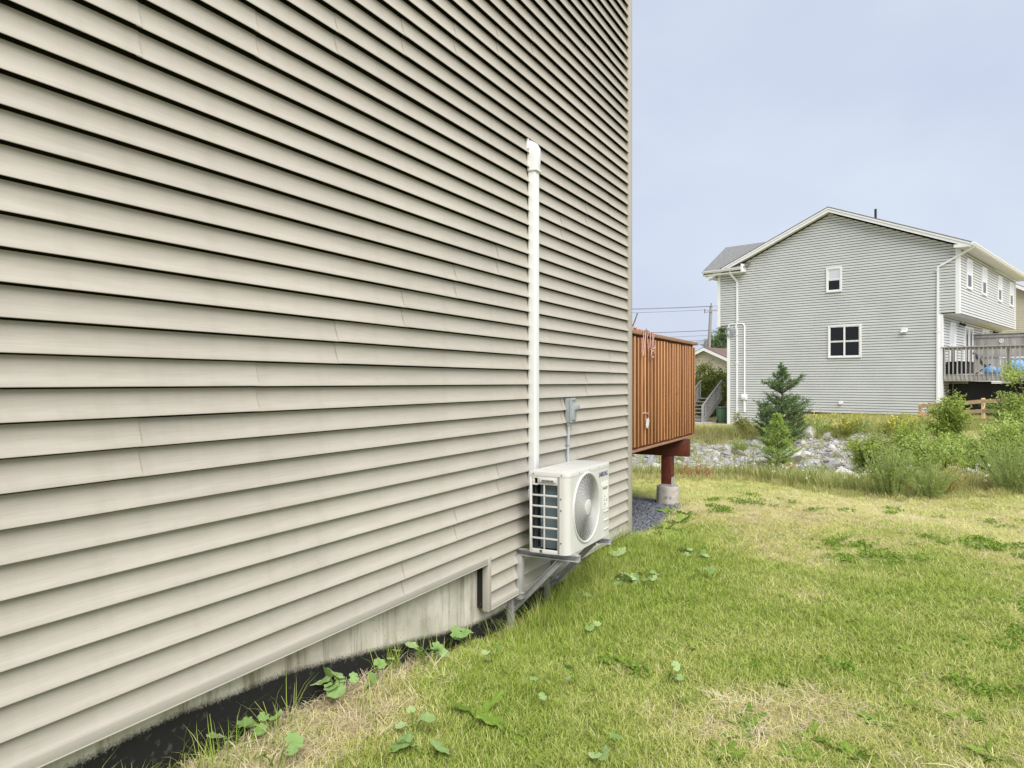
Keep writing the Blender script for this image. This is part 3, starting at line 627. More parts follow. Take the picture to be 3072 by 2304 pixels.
for k in range(3):
    for i in range(7):
        t0 = 2*math.pi*k/3+.25*i
        q = [(.05, t0), (.215, t0+.3), (.215, t0+.58), (.05, t0+.26)]
        mb.add([WF(fc[0]+r_*math.cos(t_), O1-.05-.055*(i+(j > 1))/7, fc[1]+r_*math.sin(t_)) for j, (r_, t_) in enumerate(q)], [(0, 1, 2, 3)])
mb.build('fan_blades', M['black'], hp)
mb = MB(); mb.disc(WF(fc[0], O1-.16, fc[1]), -N3, FR+.02, .005, 40); mb.tube([WF(fc[0], O1-.018, fc[1]), WF(fc[0], O1-.16, fc[1])], FR+.002, 48, False); mb.build('fan_well', M['black'], hp)
# front right: lettering, energy sticker, two pressed recess lips
text('lettering', 'SAMSUNG', M['letter'], hp, WF(4.806, O1+.0008, .912), U3, Z3, .048, .0004, .80, .0006)
mb = MB(); mb.box(WF, 4.855, 4.995, O1, O1+.0006, .845, .875); mb.box(WF, 4.880, 4.995, O1, O1+.0007, .672, .845); mb.build('sticker', M['paper'], hp)
text('sticker_print', 'ENERGUIDE', M['print'], hp, WF(4.884, O1+.0010, .812), U3, Z3, .027, .0002, .68, .0006)
mb = MB()
for i, (x_, z_, l_) in enumerate(((4.935, .802, .012), (4.89, .785, .012), (4.905, .760, .03), (4.895, .742, .025), (4.90, .727, .04), (4.955, .735, .022), (4.955, .728, .022), (4.955, .72, .022), (4.905, .71, .03), (4.90, .70, .05), (4.895, .688, .018), (4.93, .684, .012))): mb.box(WF, x_, x_+l_, O1+.0008, O1+.0010, z_, z_+.0035)
mb.build('sticker_lines', M['print'], hp)['kind'] = 'stuff'
mb = MB()
for z_ in (.655, .59, .525): mb = MB(); mb.box(WF, 4.905, 4.998, O1-.001, O1+.007, z_-.009, z_); mb.build('pressed_handle', M['ac'], hp, bevel=.003)

# ------------------------------------------------------------------ galvanised wall bracket
br = thing('wall_bracket', 'galvanised steel bracket frame carrying the heat pump off the wall', 'bracket', WF(4.6, 0, 0))
def channel(mb, p, q, wd, ht, up, t_=.003):
    """open C section: web and two flanges"""
    p = np.array(p, float); q = np.array(q, float); d = (q-p)/np.linalg.norm(q-p); up = np.array(up, float); sd_ = np.cross(d, up); sd_ /= np.linalg.norm(sd_); un = np.cross(sd_, d)
    mb.bar(p-sd_*wd/2, q-sd_*wd/2, t_, ht, up); 
    for s_ in (-1, 1): mb.bar(p+un*s_*(ht/2-t_/2)+sd_*t_*.51, q+un*s_*(ht/2-t_/2)+sd_*t_*.51, wd, t_, up)
for sb in (4.312, 4.892):
    mb = MB(); channel(mb, WF(sb, -.0, .441), WF(sb, .468, .441), .040, .041, Z3); mb.build('arm', M['steel'], br, bevel=.0008)
    mb = MB(); channel(mb, WF(sb+.002, .031, .115), WF(sb+.002, .031, .42), .040, .041, N3); mb.build('upright', M['steel'], br, bevel=.0008)
    mb = MB(); channel(mb, WF(sb-.004, -.054, .145), WF(sb-.004, .06, .145), .036, .036, Z3); mb.build('spacer', M['steel'], br, bevel=.0008)
    mb = MB(); channel(mb, WF(sb-.008, -.034, -.12), WF(sb-.008, -.034, .17), .038, .040, N3); mb.build('leg', M['steel'], br, bevel=.0008)
    mb = MB(); channel(mb, WF(sb+.002, -.03, .03), WF(sb+.002, .34, .418), .036, .038, np.cross(N3, Z3)*0+Z3); mb.build('brace', M['steel'], br, bevel=.0008)
    mb = MB(); mb.box(WF, sb-.018, sb+.026, .415, .452, .4622, .466); mb.disc(WF(sb, .43, .466), Z3, .009, .007, 6); mb.build('mounting_foot', M['steel'], br)

# ------------------------------------------------------------------ stained deck behind the corner
DO = -.13
deck = thing('wooden_deck', 'red brown stained raised deck with close set balusters behind the house corner', 'deck', WF(8.2, DO-.4, 0))
d0, d1 = 6.74, 9.90
nb = 24
bal_me = None
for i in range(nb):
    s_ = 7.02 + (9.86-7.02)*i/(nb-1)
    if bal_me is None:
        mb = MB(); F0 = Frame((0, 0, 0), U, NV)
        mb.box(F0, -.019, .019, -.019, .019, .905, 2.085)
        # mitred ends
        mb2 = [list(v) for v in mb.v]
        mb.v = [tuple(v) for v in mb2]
        root_save = deck['_w']; me_o = mb.build('baluster', M['cedar'], None, bevel=.0025); bal_me = me_o.data; bal_me.materials.append(M['cedar_lit'])
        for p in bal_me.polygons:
            if p.normal.dot(Vector(N3)) > .9: p.material_index = 1  # outward faces take the painted lit copy of the stain
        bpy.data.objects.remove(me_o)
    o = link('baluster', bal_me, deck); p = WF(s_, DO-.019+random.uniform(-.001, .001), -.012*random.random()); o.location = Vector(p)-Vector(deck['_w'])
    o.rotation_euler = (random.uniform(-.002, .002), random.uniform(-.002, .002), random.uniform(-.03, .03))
mb = MB(); mb.box(WF, d0, 10.02, DO-.135, DO+.008, 2.112, 2.152); mb.build('rail_cap', M['cedar_u'], deck, bevel=.004)
mb = MB(); mb.box(WF, d0, 9.92, DO-.078, DO-.0395, 2.02, 2.110); mb.build('top_rail', M['darkred'], deck, bevel=.002)
mb = MB(); mb.box(WF, d0, 9.92, DO-.078, DO-.0395, .872, 1.105); mb.build('rim_joist', M['darkred'], deck, bevel=.002)
mb = MB(); mb.box(WF, d0, 9.90, DO-.09, DO-.012, .846, .871); mb.build('skirt_strip', M['cedar_u'], deck, bevel=.002)
for i in range(9):
    mb = MB(); mb.box(WF, d0, 9.9, DO-.55-.42*i, DO-.512-.42*i, .872, 1.105); mb.build('joist', M['darkred'], deck)
for i in range(22):
    s_ = d0+.144*i; mb = MB(); mb.box(WF, s_, s_+.139, DO-4.0, DO-.08, 1.107, 1.14); mb.build('deck_board', M['cedar'], deck)
mb = MB(); mb.box(WF, 9.862, 9.90, DO-4.0, DO-.08, .872, 1.104); mb.build('rim_joist', M['darkred'], deck)
for i in range(3): 
    mb = MB(); s_ = 9.342+.039*i; mb.box(WF, s_, s_+.0375, DO-4.0, DO+.048-.004*i, .615, .844); mb.build('beam', M['darkred'], deck, bevel=.002)
pc = (9.40, DO-.25)
mb = MB(); mb.box(WF, pc[0]-.07, pc[0]+.07, pc[1]-.07, pc[1]+.07, .24, .613); o = mb.build('post', M['darkred'], deck, bevel=.004)
mb = MB(); mb.box(WF, pc[0]-.075, pc[0]+.075, pc[1]+.0705, pc[1]+.074, .21, .33); mb.box(WF, pc[0]-.075, pc[0]+.075, pc[1]-.075, pc[1]+.075, .205, .238); mb.build('post_shoe', M['steel'], deck)
for i in range(4):
    mb = MB(); s_ = 7.2+.8*i; mb.box(WF, s_, s_+.038, DO-3.95, DO-3.91, .9, 2.11); mb.build('baluster', M['cedar'], deck)
pier = thing('concrete_pier', 'grey round cardboard formed pier under the deck post in dark gravel', 'pier', WF(pc[0], pc[1], -.15))
mb = MB(); rows = []
for (z_, r_) in ((-.2, .150), (-.05, .148), (.03, .146), (.10, .147), (.17, .146), (.205, .150), (.212, .146), (.212, .135), (.200, .130)):
    rows.append([WF(pc[0]+(r_+.004*math.sin(3*q+z_*20)+.004*math.sin(7*q))*math.cos(q), pc[1]+(r_+.004*math.sin(3*q+z_*20))*math.sin(q), z_+.006*math.sin(2*q+1)*(z_ > .15)) for q in np.linspace(0, 2*math.pi, 33)[:-1]])
vs = [p for r_ in rows for p in r_]; fs2 = [(i*32+j, i*32+(j+1) % 32, (i+1)*32+(j+1) % 32, (i+1)*32+j) for i in range(len(rows)-1) for j in range(32)]+[tuple(8*32+j for j in range(32))]
mb.add(vs, fs2); mb.build('pier_body', M['tube'], pier, smooth=True)
mb = MB(); mb.tube([WF(pc[0]+.150*math.cos(q), pc[1]+.150*math.sin(q), .203+.006*math.sin(2*q+1)) for q in np.linspace(-2.2, 1.6, 20)], .006, 6); mb.build('torn_rim', M['tube'], pier, smooth=True)
vd = np.array([-.26, -.965, 0.]); rt = np.array([.965, -.26, 0.]); pw = np.array(WF(pc[0], pc[1], 0))
text('marking', 'O  K', M['print'], pier, pw+vd*.1515-rt*.03+Z3*.055, rt, Z3, .045, .0008, 1.0, .0)

rope = thing('frayed_rope', 'tangle of frayed pinkish rope hanging over the deck rail with a bare twig', 'rope', WF(7.5, DO, 2.15))
rr = random.Random(3)
for k in range(6):
    s_ = 7.50+.075*k+rr.uniform(-.02, .02); p = [WF(s_-.05, DO-.09, 2.165), WF(s_, DO-.03, 2.178), WF(s_+.01, DO+.018, 2.16), WF(s_+.01+rr.uniform(-.04, .02), DO+.022, 2.08), WF(s_+rr.uniform(-.12, .02), DO+.026, 2.00-rr.uniform(0, .14))]
    MB().tube(p, .006, 6).build('strand', M['rope'], rope, smooth=True)
mb = MB()
for k in range(26):
    c_ = np.array([7.28+rr.gauss(0, .07), DO-.05+rr.gauss(0, .03), 2.172+abs(rr.gauss(0, .022))]) if k < 15 else (np.array([7.68+rr.gauss(0, .1), DO-.04+rr.gauss(0, .03), 2.168+abs(rr.gauss(0, .012))]) if k < 21 else np.array([7.80+rr.gauss(0, .02), DO+.024+rr.gauss(0, .006), 1.94+rr.gauss(0, .03)]))
    p = [c_+np.array([rr.gauss(0, .035), rr.gauss(0, .012), rr.gauss(0, .014)]) for _ in range(4)]
    mb.tube([WF(*q) for q in p], .006, 5)
mb.build('knot', M['rope'], rope, smooth=True)
mb = MB(); mb.tube([WF(7.30, DO-.05, 2.17), WF(7.40, DO-.05, 2.25), WF(7.50, DO-.05, 2.35)], [.009, .008, .007], 6); mb.build('twig', M['bark'], rope)
rp2 = thing('rope_loop', 'short loop of white rope tied round two balusters low on the deck', 'rope', WF(7.6, DO, 1.2))
mb = MB(); mb.tube([WF(7.55, DO-.02, 1.25), WF(7.56, DO+.012, 1.26), WF(7.70, DO+.014, 1.25), WF(7.71, DO-.02, 1.24)], .007, 6); mb.tube([WF(7.58, DO+.014, 1.25), WF(7.60, DO+.02, 1.19), WF(7.62, DO+.022, 1.16)], .006, 6); mb.build('loop', M['rope'], rp2, smooth=True)
mb = MB()
for k in range(9): mb.tube([WF(7.63+rr.gauss(0, .035), DO+.022, 1.14+rr.gauss(0, .03)) for _ in range(4)], .006, 5)
mb.build('knot', M['whiteflower'], rp2)

# ================================================================== NEIGHBOUR HOUSE
nh = thing('grey_house', 'two storey pale grey sided house with gable and overhanging upper floor', 'house', NF(5, 0, -.3))
NC = .1143; ROOF0 = (4.88, 9.0); SL = .42
def lim(z):
    lo, hi = (.59, 9.72) if z < 4.32 else (0.0, 10.23)
    if z > 9.0-SL*(4.88-0): hw = max((9.0-z)/SL, .002); lo, hi = max(lo, 4.88-hw), min(hi, 4.88+hw)
    return lo, hi
gfr = lambda a, o_, z: NF(a, -o_, z)
mb = MB(); z = -.55
while z < 8.95:
    a0, a1 = lim(z+.001); t0, t1 = lim(min(z+NC, 8.99))
    if z < 4.32 < z+NC: t0, t1 = a0, a1
    zl = z
    if z < .17:  # stepped bottom at the low left end
        a0 = t0 = max(a0, 7.6)
    course_strip(mb, gfr, a0, a1, z, NC, .046, .03, 0, .20, t0, t1, .12); z += NC
o = mb.build('gable_siding', M['grey_siding'], nh); o['kind'] = 'stuff'
sfr_up = lambda b_, o_, z: NF(-o_, b_, z); sfr_lo = lambda b_, o_, z: NF(.59-o_, b_, z)
mb = MB(); z = 4.32
while z < 6.80: course_strip(mb, sfr_up, .06, 12.35, z, NC, .046, .03, 0, .20, cv=.12); z += NC
o = mb.build('side_siding', M['grey_siding'], nh); o['kind'] = 'stuff'
mb = MB(); z = .1
while z < 4.25: course_strip(mb, sfr_lo, .06, 12.35, z, NC, .046, .03, 0, .20, cv=.12); z += NC
o = mb.build('side_siding', M['grey_siding'], nh); o['kind'] = 'stuff'
mb = MB(); mb.box(NF, .66, 9.65, .06, 12.30, -.8, 4.30); mb.box(NF, .06, 10.17, .06, 12.30, 4.322, 6.9)
vs = [NF(a, b_, z) for b_ in (.061, 12.29) for (a, z) in ((.06, 6.9), (10.17, 6.9), (4.88, 8.94))]; mb.add(vs, [(0, 2, 1), (3, 4, 5), (0, 1, 4, 3), (1, 2, 5, 4), (2, 0, 3, 5)])
mb.build('wall', M['soffit'], nh)
mb = MB(); mb.box(NF, .64, 9.67, .022, .03, .17, 4.29); mb.box(NF, 7.62, 9.67, .022, .03, -.55, .168); mb.box(NF, .04, 10.19, .022, .03, 4.325, 6.9); mb.add([NF(.04, .024, 6.9), NF(10.19, .024, 6.9), NF(4.88, .024, 8.95)], [(0, 1, 2)])
mb.box(NF, .022, .03, .032, 12.32, 4.325, 6.8); mb.box(NF, .612, .62, .032, 12.32, .1, 4.29); mb.build('shade_sheathing', M['wrap'], nh)  # black sheet put behind the open laps so they read as shadow lines
mb = MB(); mb.box(NF, .57, 7.62, -.012, .02, -.3, .168); mb.build('foundation', M['conc_far'], nh)
mb = MB(); mb.box(NF, 0, .59, .0, 12.35, 4.295, 4.319); mb.box(NF, 9.72, 10.23, 0, 12.35, 4.295, 4.319); mb.build('overhang_soffit', M['soffit'], nh)
# corner trims
for (a, b_, z0, z1) in ((0, 0, 4.30, 6.85), (10.23, 0, 4.30, 6.85), (.59, 0, 0, 4.293), (9.72, 0, -.56, 4.293)):
    s_ = 1 if a > 5 else -1
    mb = MB(); mb.box(NF, a-.10 if s_ > 0 else a-.048, a+.048 if s_ > 0 else a+.10, -.050, .0, z0, z1); mb.box(NF, (a-.0 if s_ > 0 else a-.0485), (a+.0485 if s_ > 0 else a+.0), -.0, .10, z0+.001, z1-.001); mb.build('corner_trim', M['white'], nh)
# roof
def slab(mb, pts_top, th):
    n_ = len(pts_top); vs = [tuple(p) for p in pts_top]+[(p[0], p[1], p[2]-th) for p in pts_top]
    mb.add(vs, [tuple(range(n_)), tuple(range(2*n_-1, n_-1, -1))]+[(i, n_+i, n_+(i+1) % n_, (i+1) % n_) for i in range(n_)])
RB0, RB1 = -.32, 12.75
def rz(a): return 9.29-SL*abs(a-4.88)
mb = MB()
slab(mb, [NF(-.50, RB0-.03, rz(-.5)), NF(4.88, RB0-.03, rz(4.88)), NF(4.88, RB1, rz(4.88)), NF(-.50, RB1, rz(-.5))], .035)
slab(mb, [NF(4.88, RB0-.03, rz(4.88)), NF(10.72, RB0-.03, rz(10.72)), NF(10.72, RB1, rz(10.72)), NF(4.88, RB1, rz(4.88))], .035)
mb.build('roof', M['roofg'], nh)
mb = MB()
for (aa, bb) in ((-.47, 4.88), (4.88, 10.69)):
    slab(mb, [NF(aa, RB0, rz(aa)-.037), NF(bb, RB0, rz(bb)-.037), NF(bb, RB0+.03, rz(bb)-.037), NF(aa, RB0+.03, rz(aa)-.037)], .20)
    slab(mb, [NF(aa, RB0+.031, rz(aa)-.20), NF(bb, RB0+.031, rz(bb)-.20), NF(bb, -.0, rz(bb)-.20), NF(aa, -.0, rz(aa)-.20)], .015)
mb.build('rake_board', M['white'], nh)
mb = MB()
for (aa, bb) in ((-.47, 4.88), (4.88, 9.9)): slab(mb, [NF(aa, RB0-.022, rz(aa)-.045), NF(bb, RB0-.022, rz(bb)-.045), NF(bb, RB0-.002, rz(bb)-.045), NF(aa, RB0-.002, rz(aa)-.045)], .07)
mb.build('rake_trim', M['white'], nh)
mb = MB(); mb.box(NF, -.47, -.03, RB0, 12.7, 6.845, 6.862); mb.box(NF, 10.26, 10.7, RB0, 12.7, 6.70, 6.717); mb.build('soffit', M['soffit'], nh)
# end cap box at the right eave and the fascia
mb = MB(); mb.box(NF, -.46, .10, RB0+.001, -.032, 6.863, 6.98); mb.build('eave_box', M['white'], nh)
mb = MB(); mb.box(NF, -.475, -.445, RB0+.03, 12.7, 6.863, 7.0); mb.build('fascia', M['white'], nh)
def gutter(mb, p, q, outd):
    p = np.array(p, float); q = np.array(q, float); outd = np.array([*outd, 0.])
    prof = [(0, 0), (0, -.105), (.07, -.105), (.085, -.07), (.115, -.03), (.115, 0), (.107, 0), (.105, -.025), (.075, -.06), (.065, -.09), (.008, -.09), (.008, 0)]
    vs = [e+outd*x_+Z3*y_ for e in (p, q) for (x_, y_) in prof]; n_ = len(prof)
    mb.add(vs, [(i, (i+1) % n_, n_+(i+1) % n_, n_+i) for i in range(n_)]+[tuple(range(6)), tuple(n_+i for i in range(6))])
mb = MB(); gutter(mb, NF(-.476, RB0-.02, 7.0), NF(-.476, 12.75, 7.0), -G); mb.build('gutter', M['white'], nh)
mb = MB(); gutter(mb, NF(10.88, -.36, 7.06), NF(8.86, -.36, 7.06), -HD); mb.box(NF, 8.80, 10.88, -.36, .0, 6.84, 6.90); mb.box(NF, 8.80, 8.86, -.475, .0, 6.84, 7.22); mb.build('gutter', M['white'], nh)
# front cross roof seen over the left eave
mb = MB(); slab(mb, [NF(10.93, -.42, 7.05), NF(10.93, 2.1, 8.62), NF(6.9, 2.1, 8.62), NF(8.85, -.42, 7.05)], .05); slab(mb, [NF(10.93, 4.6, 7.05), NF(8.85, 4.6, 7.05), NF(6.9, 2.1, 8.62), NF(10.93, 2.1, 8.62)], .05); mb.build('roof', M['roofg'], nh)
mb = MB(); mb.box(NF, 10.86, 10.90, -.36, 4.5, 6.84, 7.02); vs = [NF(10.86, b_, z) for (b_, z) in ((-.36, 7.02), (4.5, 7.02), (2.1, 8.55))]; mb.add(vs, [(0, 1, 2)]); mb.build('fascia', M['white'], nh)
mb = MB(); mb.tube([NF(3.43, 1.3, 8.4), NF(3.43, 1.3, 9.22)], .05, 10); mb.build('vent_stack', M['black'], nh)
# downspouts
def spout(pts, wd=.075, dp=.06):
    mb = MB()
    for p, q in zip(pts[:-1], pts[1:]): mb.bar(np.array(p), np.array(q), wd, dp, (HD[0], HD[1], .001))
    mb.build('downspout', M['white'], nh)
spout([NF(-.53, -.1, 6.90), NF(-.45, -.09, 6.80), NF(.70, -.06, 6.20), NF(.72, -.06, .35)])
spout([NF(9.46, -.39, 6.93), NF(9.44, -.33, 6.80), NF(9.24, -.06, 6.46), NF(9.24, -.06, 4.45), NF(9.30, -.06, 4.25), NF(9.25, -.06, 4.1), NF(9.25, -.06, -.32)])
mb = MB()
for (a, z) in ((.72, 6.05), (.72, 3.6), (.72, .8), (9.24, 6.2), (9.24, 4.55), (9.25, 3.85), (9.25, 2.5), (9.25, -.1)): mb.box(NF, a-.075, a+.075, -.098, -.02, z, z+.03)
mb.build('spout_strap', M['white'], nh)
# service conduit, meter base, coiled cable
mb = MB(); arc = [NF(9.69, -.05, 3.95), NF(9.69, -.05, 4.28), NF(9.66, -.05, 4.37), NF(9.57, -.05, 4.41), NF(9.0, -.05, 4.41), NF(8.92, -.05, 4.38), NF(8.87, -.05, 4.28), NF(8.87, -.05, .95)]
mb.tube(arc, .035, 8); mb.tube([NF(8.87, -.05, .75), NF(8.87, -.05, .15)], .05, 8); mb.build('service_conduit', M['white'], nh, smooth=True)
mb = MB(); mb.box(NF, 8.74, 9.02, -.13, -.02, .74, 1.02); mb.disc(NF(8.87, -.13, .88), (-HD[0], -HD[1], 0), .085, .09, 14); mb.build('meter_base', M['white'], nh, bevel=.01)
mb = MB()
for k in range(5): mb.ring(NF(9.58+.02*k, -.09-.012*k, 4.03+.012*k), np.array([*G, 0]), Z3, .24-.025*k, .011, 24, 5)
mb.build('cable_coil', M['cable'], nh)
mb = MB(); mb.tube([NF(9.08, -.03, 3.5), NF(9.05, -.03, 2.8), NF(9.10, -.03, 2.0), NF(9.06, -.03, 1.1)], .008, 5); mb.tube([NF(9.16, -.03, 3.5), NF(9.17, -.03, 2.3), NF(9.13, -.03, 1.0)], .008, 5); mb.tube([NF(9.52, -.03, 3.9), NF(9.5, -.03, 3.55)], .012, 5); mb.build('loose_cable', M['wire'], nh)
mb = MB(); mb.box(NF, 1.82, 2.02, -.13, -.02, 3.66, 3.80); mb.add([NF(1.80, -.17, 3.65), NF(2.04, -.17, 3.65), NF(2.04, -.02, 3.83), NF(1.80, -.02, 3.83)], [(0, 1, 2, 3)]); mb.build('vent_hood', M['white'], nh)
mb = MB(); mb.disc(NF(4.43, -.02, .69), (-HD[0], -HD[1], 0), .075, .10, 14); mb.build('vent_hood', M['white'], nh)

def window(P, a0, a1, z0, z1, cols=1, pale_upper=True, door=False):
    """P(a, o, z): o outward. casing > sash rails, panes"""
    cw = .065; mb = MB(); Fw = lambda a, b_, z: P(a, b_, z)
    mb.box(Fw, a0, a1, .0, .045, z0, z0+cw); mb.box(Fw, a0, a1, .0, .045, z1-cw, z1); mb.box(Fw, a0, a0+cw, .0, .0445, z0+cw, z1-cw); mb.box(Fw, a1-cw, a1, .0, .0445, z0+cw, z1-cw)
    fr = mb.build('window', M['white'], nh, fixn=True)
    w_ = (a1-a0-2*cw); mbs = MB()
    for c in range(cols):
        l, r_ = a0+cw+w_*c/cols, a0+cw+w_*(c+1)/cols; zm = z0+cw+(z1-z0-2*cw)*.5
        if cols > 1 and c > 0: mbs.box(Fw, l-.035, l+.035, .001, .043, z0+cw, z1-cw)
        st = .035
        for (zl, zh, dp, mt) in ((zm, z1-cw, .030, 'pale_upper' if pale_upper else 'glass'), (z0+cw, zm, .022, 'glass')):
            mbs.box(Fw, l+.002, r_-.002, .004, dp, zl, zl+st); mbs.box(Fw, l+.002, r_-.002, .004, dp, zh-st, zh-.001); mbs.box(Fw, l+.002, l+st, .004, dp-.001, zl+st, zh-st); mbs.box(Fw, r_-st, r_-.002, .004, dp-.001, zl+st, zh-st)
            mp_ = MB(); mp_.box(Fw, l+st, r_-st, .002, .012, zl+st, zh-st); mp_.build('pane', M[mt], fr, fixn=True)
    mbs.build('sash', M['white'], fr, fixn=True)
    return fr
window(lambda a, o_, z: NF(a, -.043-o_, z), 4.39, 5.05, 5.55, 6.64)
window(lambda a, o_, z: NF(a, -.043-o_, z), 3.59, 4.97, 2.65, 4.09, cols=2, pale_upper=False)
for (b0, b1) in ((1.13, 2.05), (4.01, 4.94), (7.53, 8.42), (10.48, 11.45)): window(lambda a, o_, z: NF(-.043-o_, a, z), b0, b1, 5.40, 6.61)
window(lambda a, o_, z: NF(.59-.043-o_, a, z), 1.10, 2.05, 2.15, 4.07)
window(lambda a, o_, z: NF(.59-.043-o_, a, z), 7.21, 8.81, 2.75, 4.10, cols=2)
# patio doors
mb = MB(); P = lambda b_, o_, z: NF(.59-.043-o_, b_, z)
mb.box(P, 3.68, 5.27, 0, .05, 3.96, 4.05); mb.box(P, 3.68, 3.76, 0, .049, 1.9, 3.96); mb.box(P, 5.19, 5.27, 0, .049, 1.9, 3.96); mb.box(P, 4.42, 4.54, .001, .047, 1.9, 3.96); mb.box(P, 3.76, 5.19, .001, .046, 1.9, 2.2)
dr = mb.build('patio_door', M['white'], nh, fixn=True)
for (l, r_) in ((3.80, 4.40), (4.56, 5.16)):
    mp_ = MB(); mp_.box(P, l+.04, r_-.04, .004, .02, 2.2, 3.88); mp_.build('pane', M['glass'], dr, fixn=True)
    mp_ = MB(); mp_.box(P, l+.22, l+.26, .021, .026, 2.2, 3.88); mp_.build('glazing_bar', M['white'], dr, fixn=True)
for b_ in (2.9, 10.05):
    mb = MB(); mb.box(P, b_-.06, b_+.06, 0, .05, 4.05, 4.15); mb.tube([P(b_-.05, .05, 4.08), P(b_-.12, .18, 4.03)], [.04, .065], 8); mb.tube([P(b_+.05, .05, 4.08), P(b_+.12, .18, 4.03)], [.04, .065], 8); mb.build('wall_light', M['black'], nh)

# neighbour's deck
nd = thing('grey_deck', 'weathered grey raised deck with railing and privacy screen beside the grey house', 'deck', NF(-2, 2, 0))
DA1, DA0, DB = .55, -3.6, 5.4
for i in range(13): 
    mb = MB(); b_ = .02+.42*i; mb.box(NF, DA0+.04, DA1, b_, b_+.04, 1.64, 1.86); mb.build('joist', M['oldwood'], nd)
mb = MB(); mb.box(NF, DA0, DA1+.02, -.02, .018, 1.64, 1.86); mb.build('rim_board', M['oldwood'], nd)
for i in range(28):
    a = DA0+.148*i; mb = MB(); mb.box(NF, a, a+.14, -.04, DB, 1.862, 1.90); mb.build('deck_board', M['oldwood'], nd)
mb = MB(); mb.box(NF, DA0-.05, DA1+.04, -.08, .08, 2.96, 3.0); mb.build('rail_cap', M['oldwood'], nd)
mb = MB(); mb.box(NF, DA0, DA1, -.0, .038, 2.86, 2.958); mb.build('top_rail', M['oldwood'], nd)
n_b = 28
for i in range(n_b):
    a = DA1-.08-.145*i
    if a < DA0: break
    mb = MB(); mb.box(NF, a-.02, a+.02, -.062, -.022, 1.70, 2.95); mb.build('baluster', M['oldwood'], nd)
for a in (DA1-.02, -1.6, DA0+.05):
    mb = MB(); mb.box(NF, a-.045, a+.045, .04, .13, 1.9, 2.95); mb.build('rail_post', M['oldwood'], nd)
for b_ in (0.2, 2.7, 5.2):
    mb = MB(); mb.box(NF, DA0+.3, DA0+.44, b_-.07, b_+.07, -.4, 1.63); mb.build('post', M['oldwood'], nd)
for i in range(28):
    a = .53-.148*i; mb = MB(); mb.box(NF, a-.142, a, 5.28, 5.305, 1.92+.004*(i % 3), 3.72); mb.build('screen_board', M['oldwood'], nd)
mb = MB(); mb.box(NF, DA0, .56, 5.22, 5.36, 3.722, 3.76); mb.box(NF, DA0, .56, 5.24, 5.278, 3.58, 3.67); mb.box(NF, DA0, .56, 5.24, 5.278, 2.7, 2.8); mb.build('screen_rail', M['oldwood'], nd)
for a in (-.55, -2.1):
    mb = MB(); mb.ring(NF(a, 5.26, 3.42), np.array([*G, 0]), Z3, .07, .018, 14, 5); mb.box(NF, a-.02, a+.02, 5.25, 5.275, 3.34, 3.5); mb.build('hanging_ornament', M['white'], nd)
# on the deck
st = thing('storage_bench', 'black rattan storage bench behind the grey deck railing', 'bench', NF(.2, 1.5, 1.9))
mb = MB(); mb.box(NF, -.15, .5, .45, 1.9, 1.93, 2.36); mb.build('bench_body', M['black'], st, bevel=.02); mb = MB(); mb.box(NF, -.18, .52, .42, 1.93, 2.362, 2.42); mb.build('bench_lid', M['black'], st, bevel=.015)
lt = thing('patio_table', 'white framed patio table behind the grey deck railing', 'table', NF(-2.2, 1.6, 1.9))
mb = MB(); mb.box(NF, -3.3, -1.15, 1.1, 2.2, 2.52, 2.58); mb.build('table_top', M['white'], lt, bevel=.01)
for (a, b_) in ((-3.25, 1.15), (-3.25, 2.15), (-1.2, 1.15), (-1.2, 2.15)): mb = MB(); mb.box(NF, a-.03, a+.03, b_-.03, b_+.03, 1.9, 2.52); mb.build('leg', M['white'], lt)
fcr = thing('folding_chair', 'black folding chair tilted against the wall behind the deck railing', 'chair', NF(-.45, 1.0, 1.9))
mb = MB(); mb.bar(NF(-.25, 1.2, 2.78), NF(-.85, .9, 1.95), .04, .04); mb.bar(NF(-.25, 1.6, 2.78), NF(-.85, 1.3, 1.95), .04, .04); mb.bar(NF(-.9, .9, 2.3), NF(-.35, 1.2, 1.92), .03, .03); mb.build('frame', M['black'], fcr)
mb = MB(); mb.add([NF(-.27, 1.2, 2.76), NF(-.27, 1.6, 2.76), NF(-.55, 1.45, 2.36), NF(-.55, 1.05, 2.36)], [(0, 1, 2, 3)]); mb.add([NF(-.55, 1.05, 2.34), NF(-.55, 1.45, 2.34), NF(-1.0, 1.45, 2.26), NF(-1.0, 1.05, 2.26)], [(0, 1, 2, 3)]); mb.build('sling', M['black'], fcr)
def bag(label, a, b_, z, sx, sy, sz, seed, cat='cover'):
    t_ = thing('covered_bundle', label, cat, NF(a, b_, z)); bm = bmesh.new(); bmesh.ops.create_icosphere(bm, subdivisions=3, radius=1)
    rg = np.random.default_rng(seed); ph = rg.uniform(0, 6, 6)
    for v in bm.verts:
        x, y, zz = v.co; k = 1+.10*math.sin(5*x+ph[0])*math.sin(6*y+ph[1])+.06*math.sin(11*zz+ph[2]+4*x)
        v.co = Vector((x*sx*k, y*sy*k, max(zz, -.5)*sz*k+sz*.5))
    me = bpy.data.meshes.new('tarpaulin'); bm.to_mesh(me); bm.free(); me.shade_smooth(); me.materials.append(M['blue']); link('tarpaulin', me, t_)
bag('pale blue covered heap under the white table on the grey deck', -1.75, 1.0, 1.9, .36, .36, .38, 1)
bag('blue covered heap farthest right on the grey deck', -2.6, .9, 1.9, .36, .36, .32, 2)
bag('low dark blue bundle beside the black folding chair on the deck', -.95, .7, 1.9, .3, .25, .22, 3)
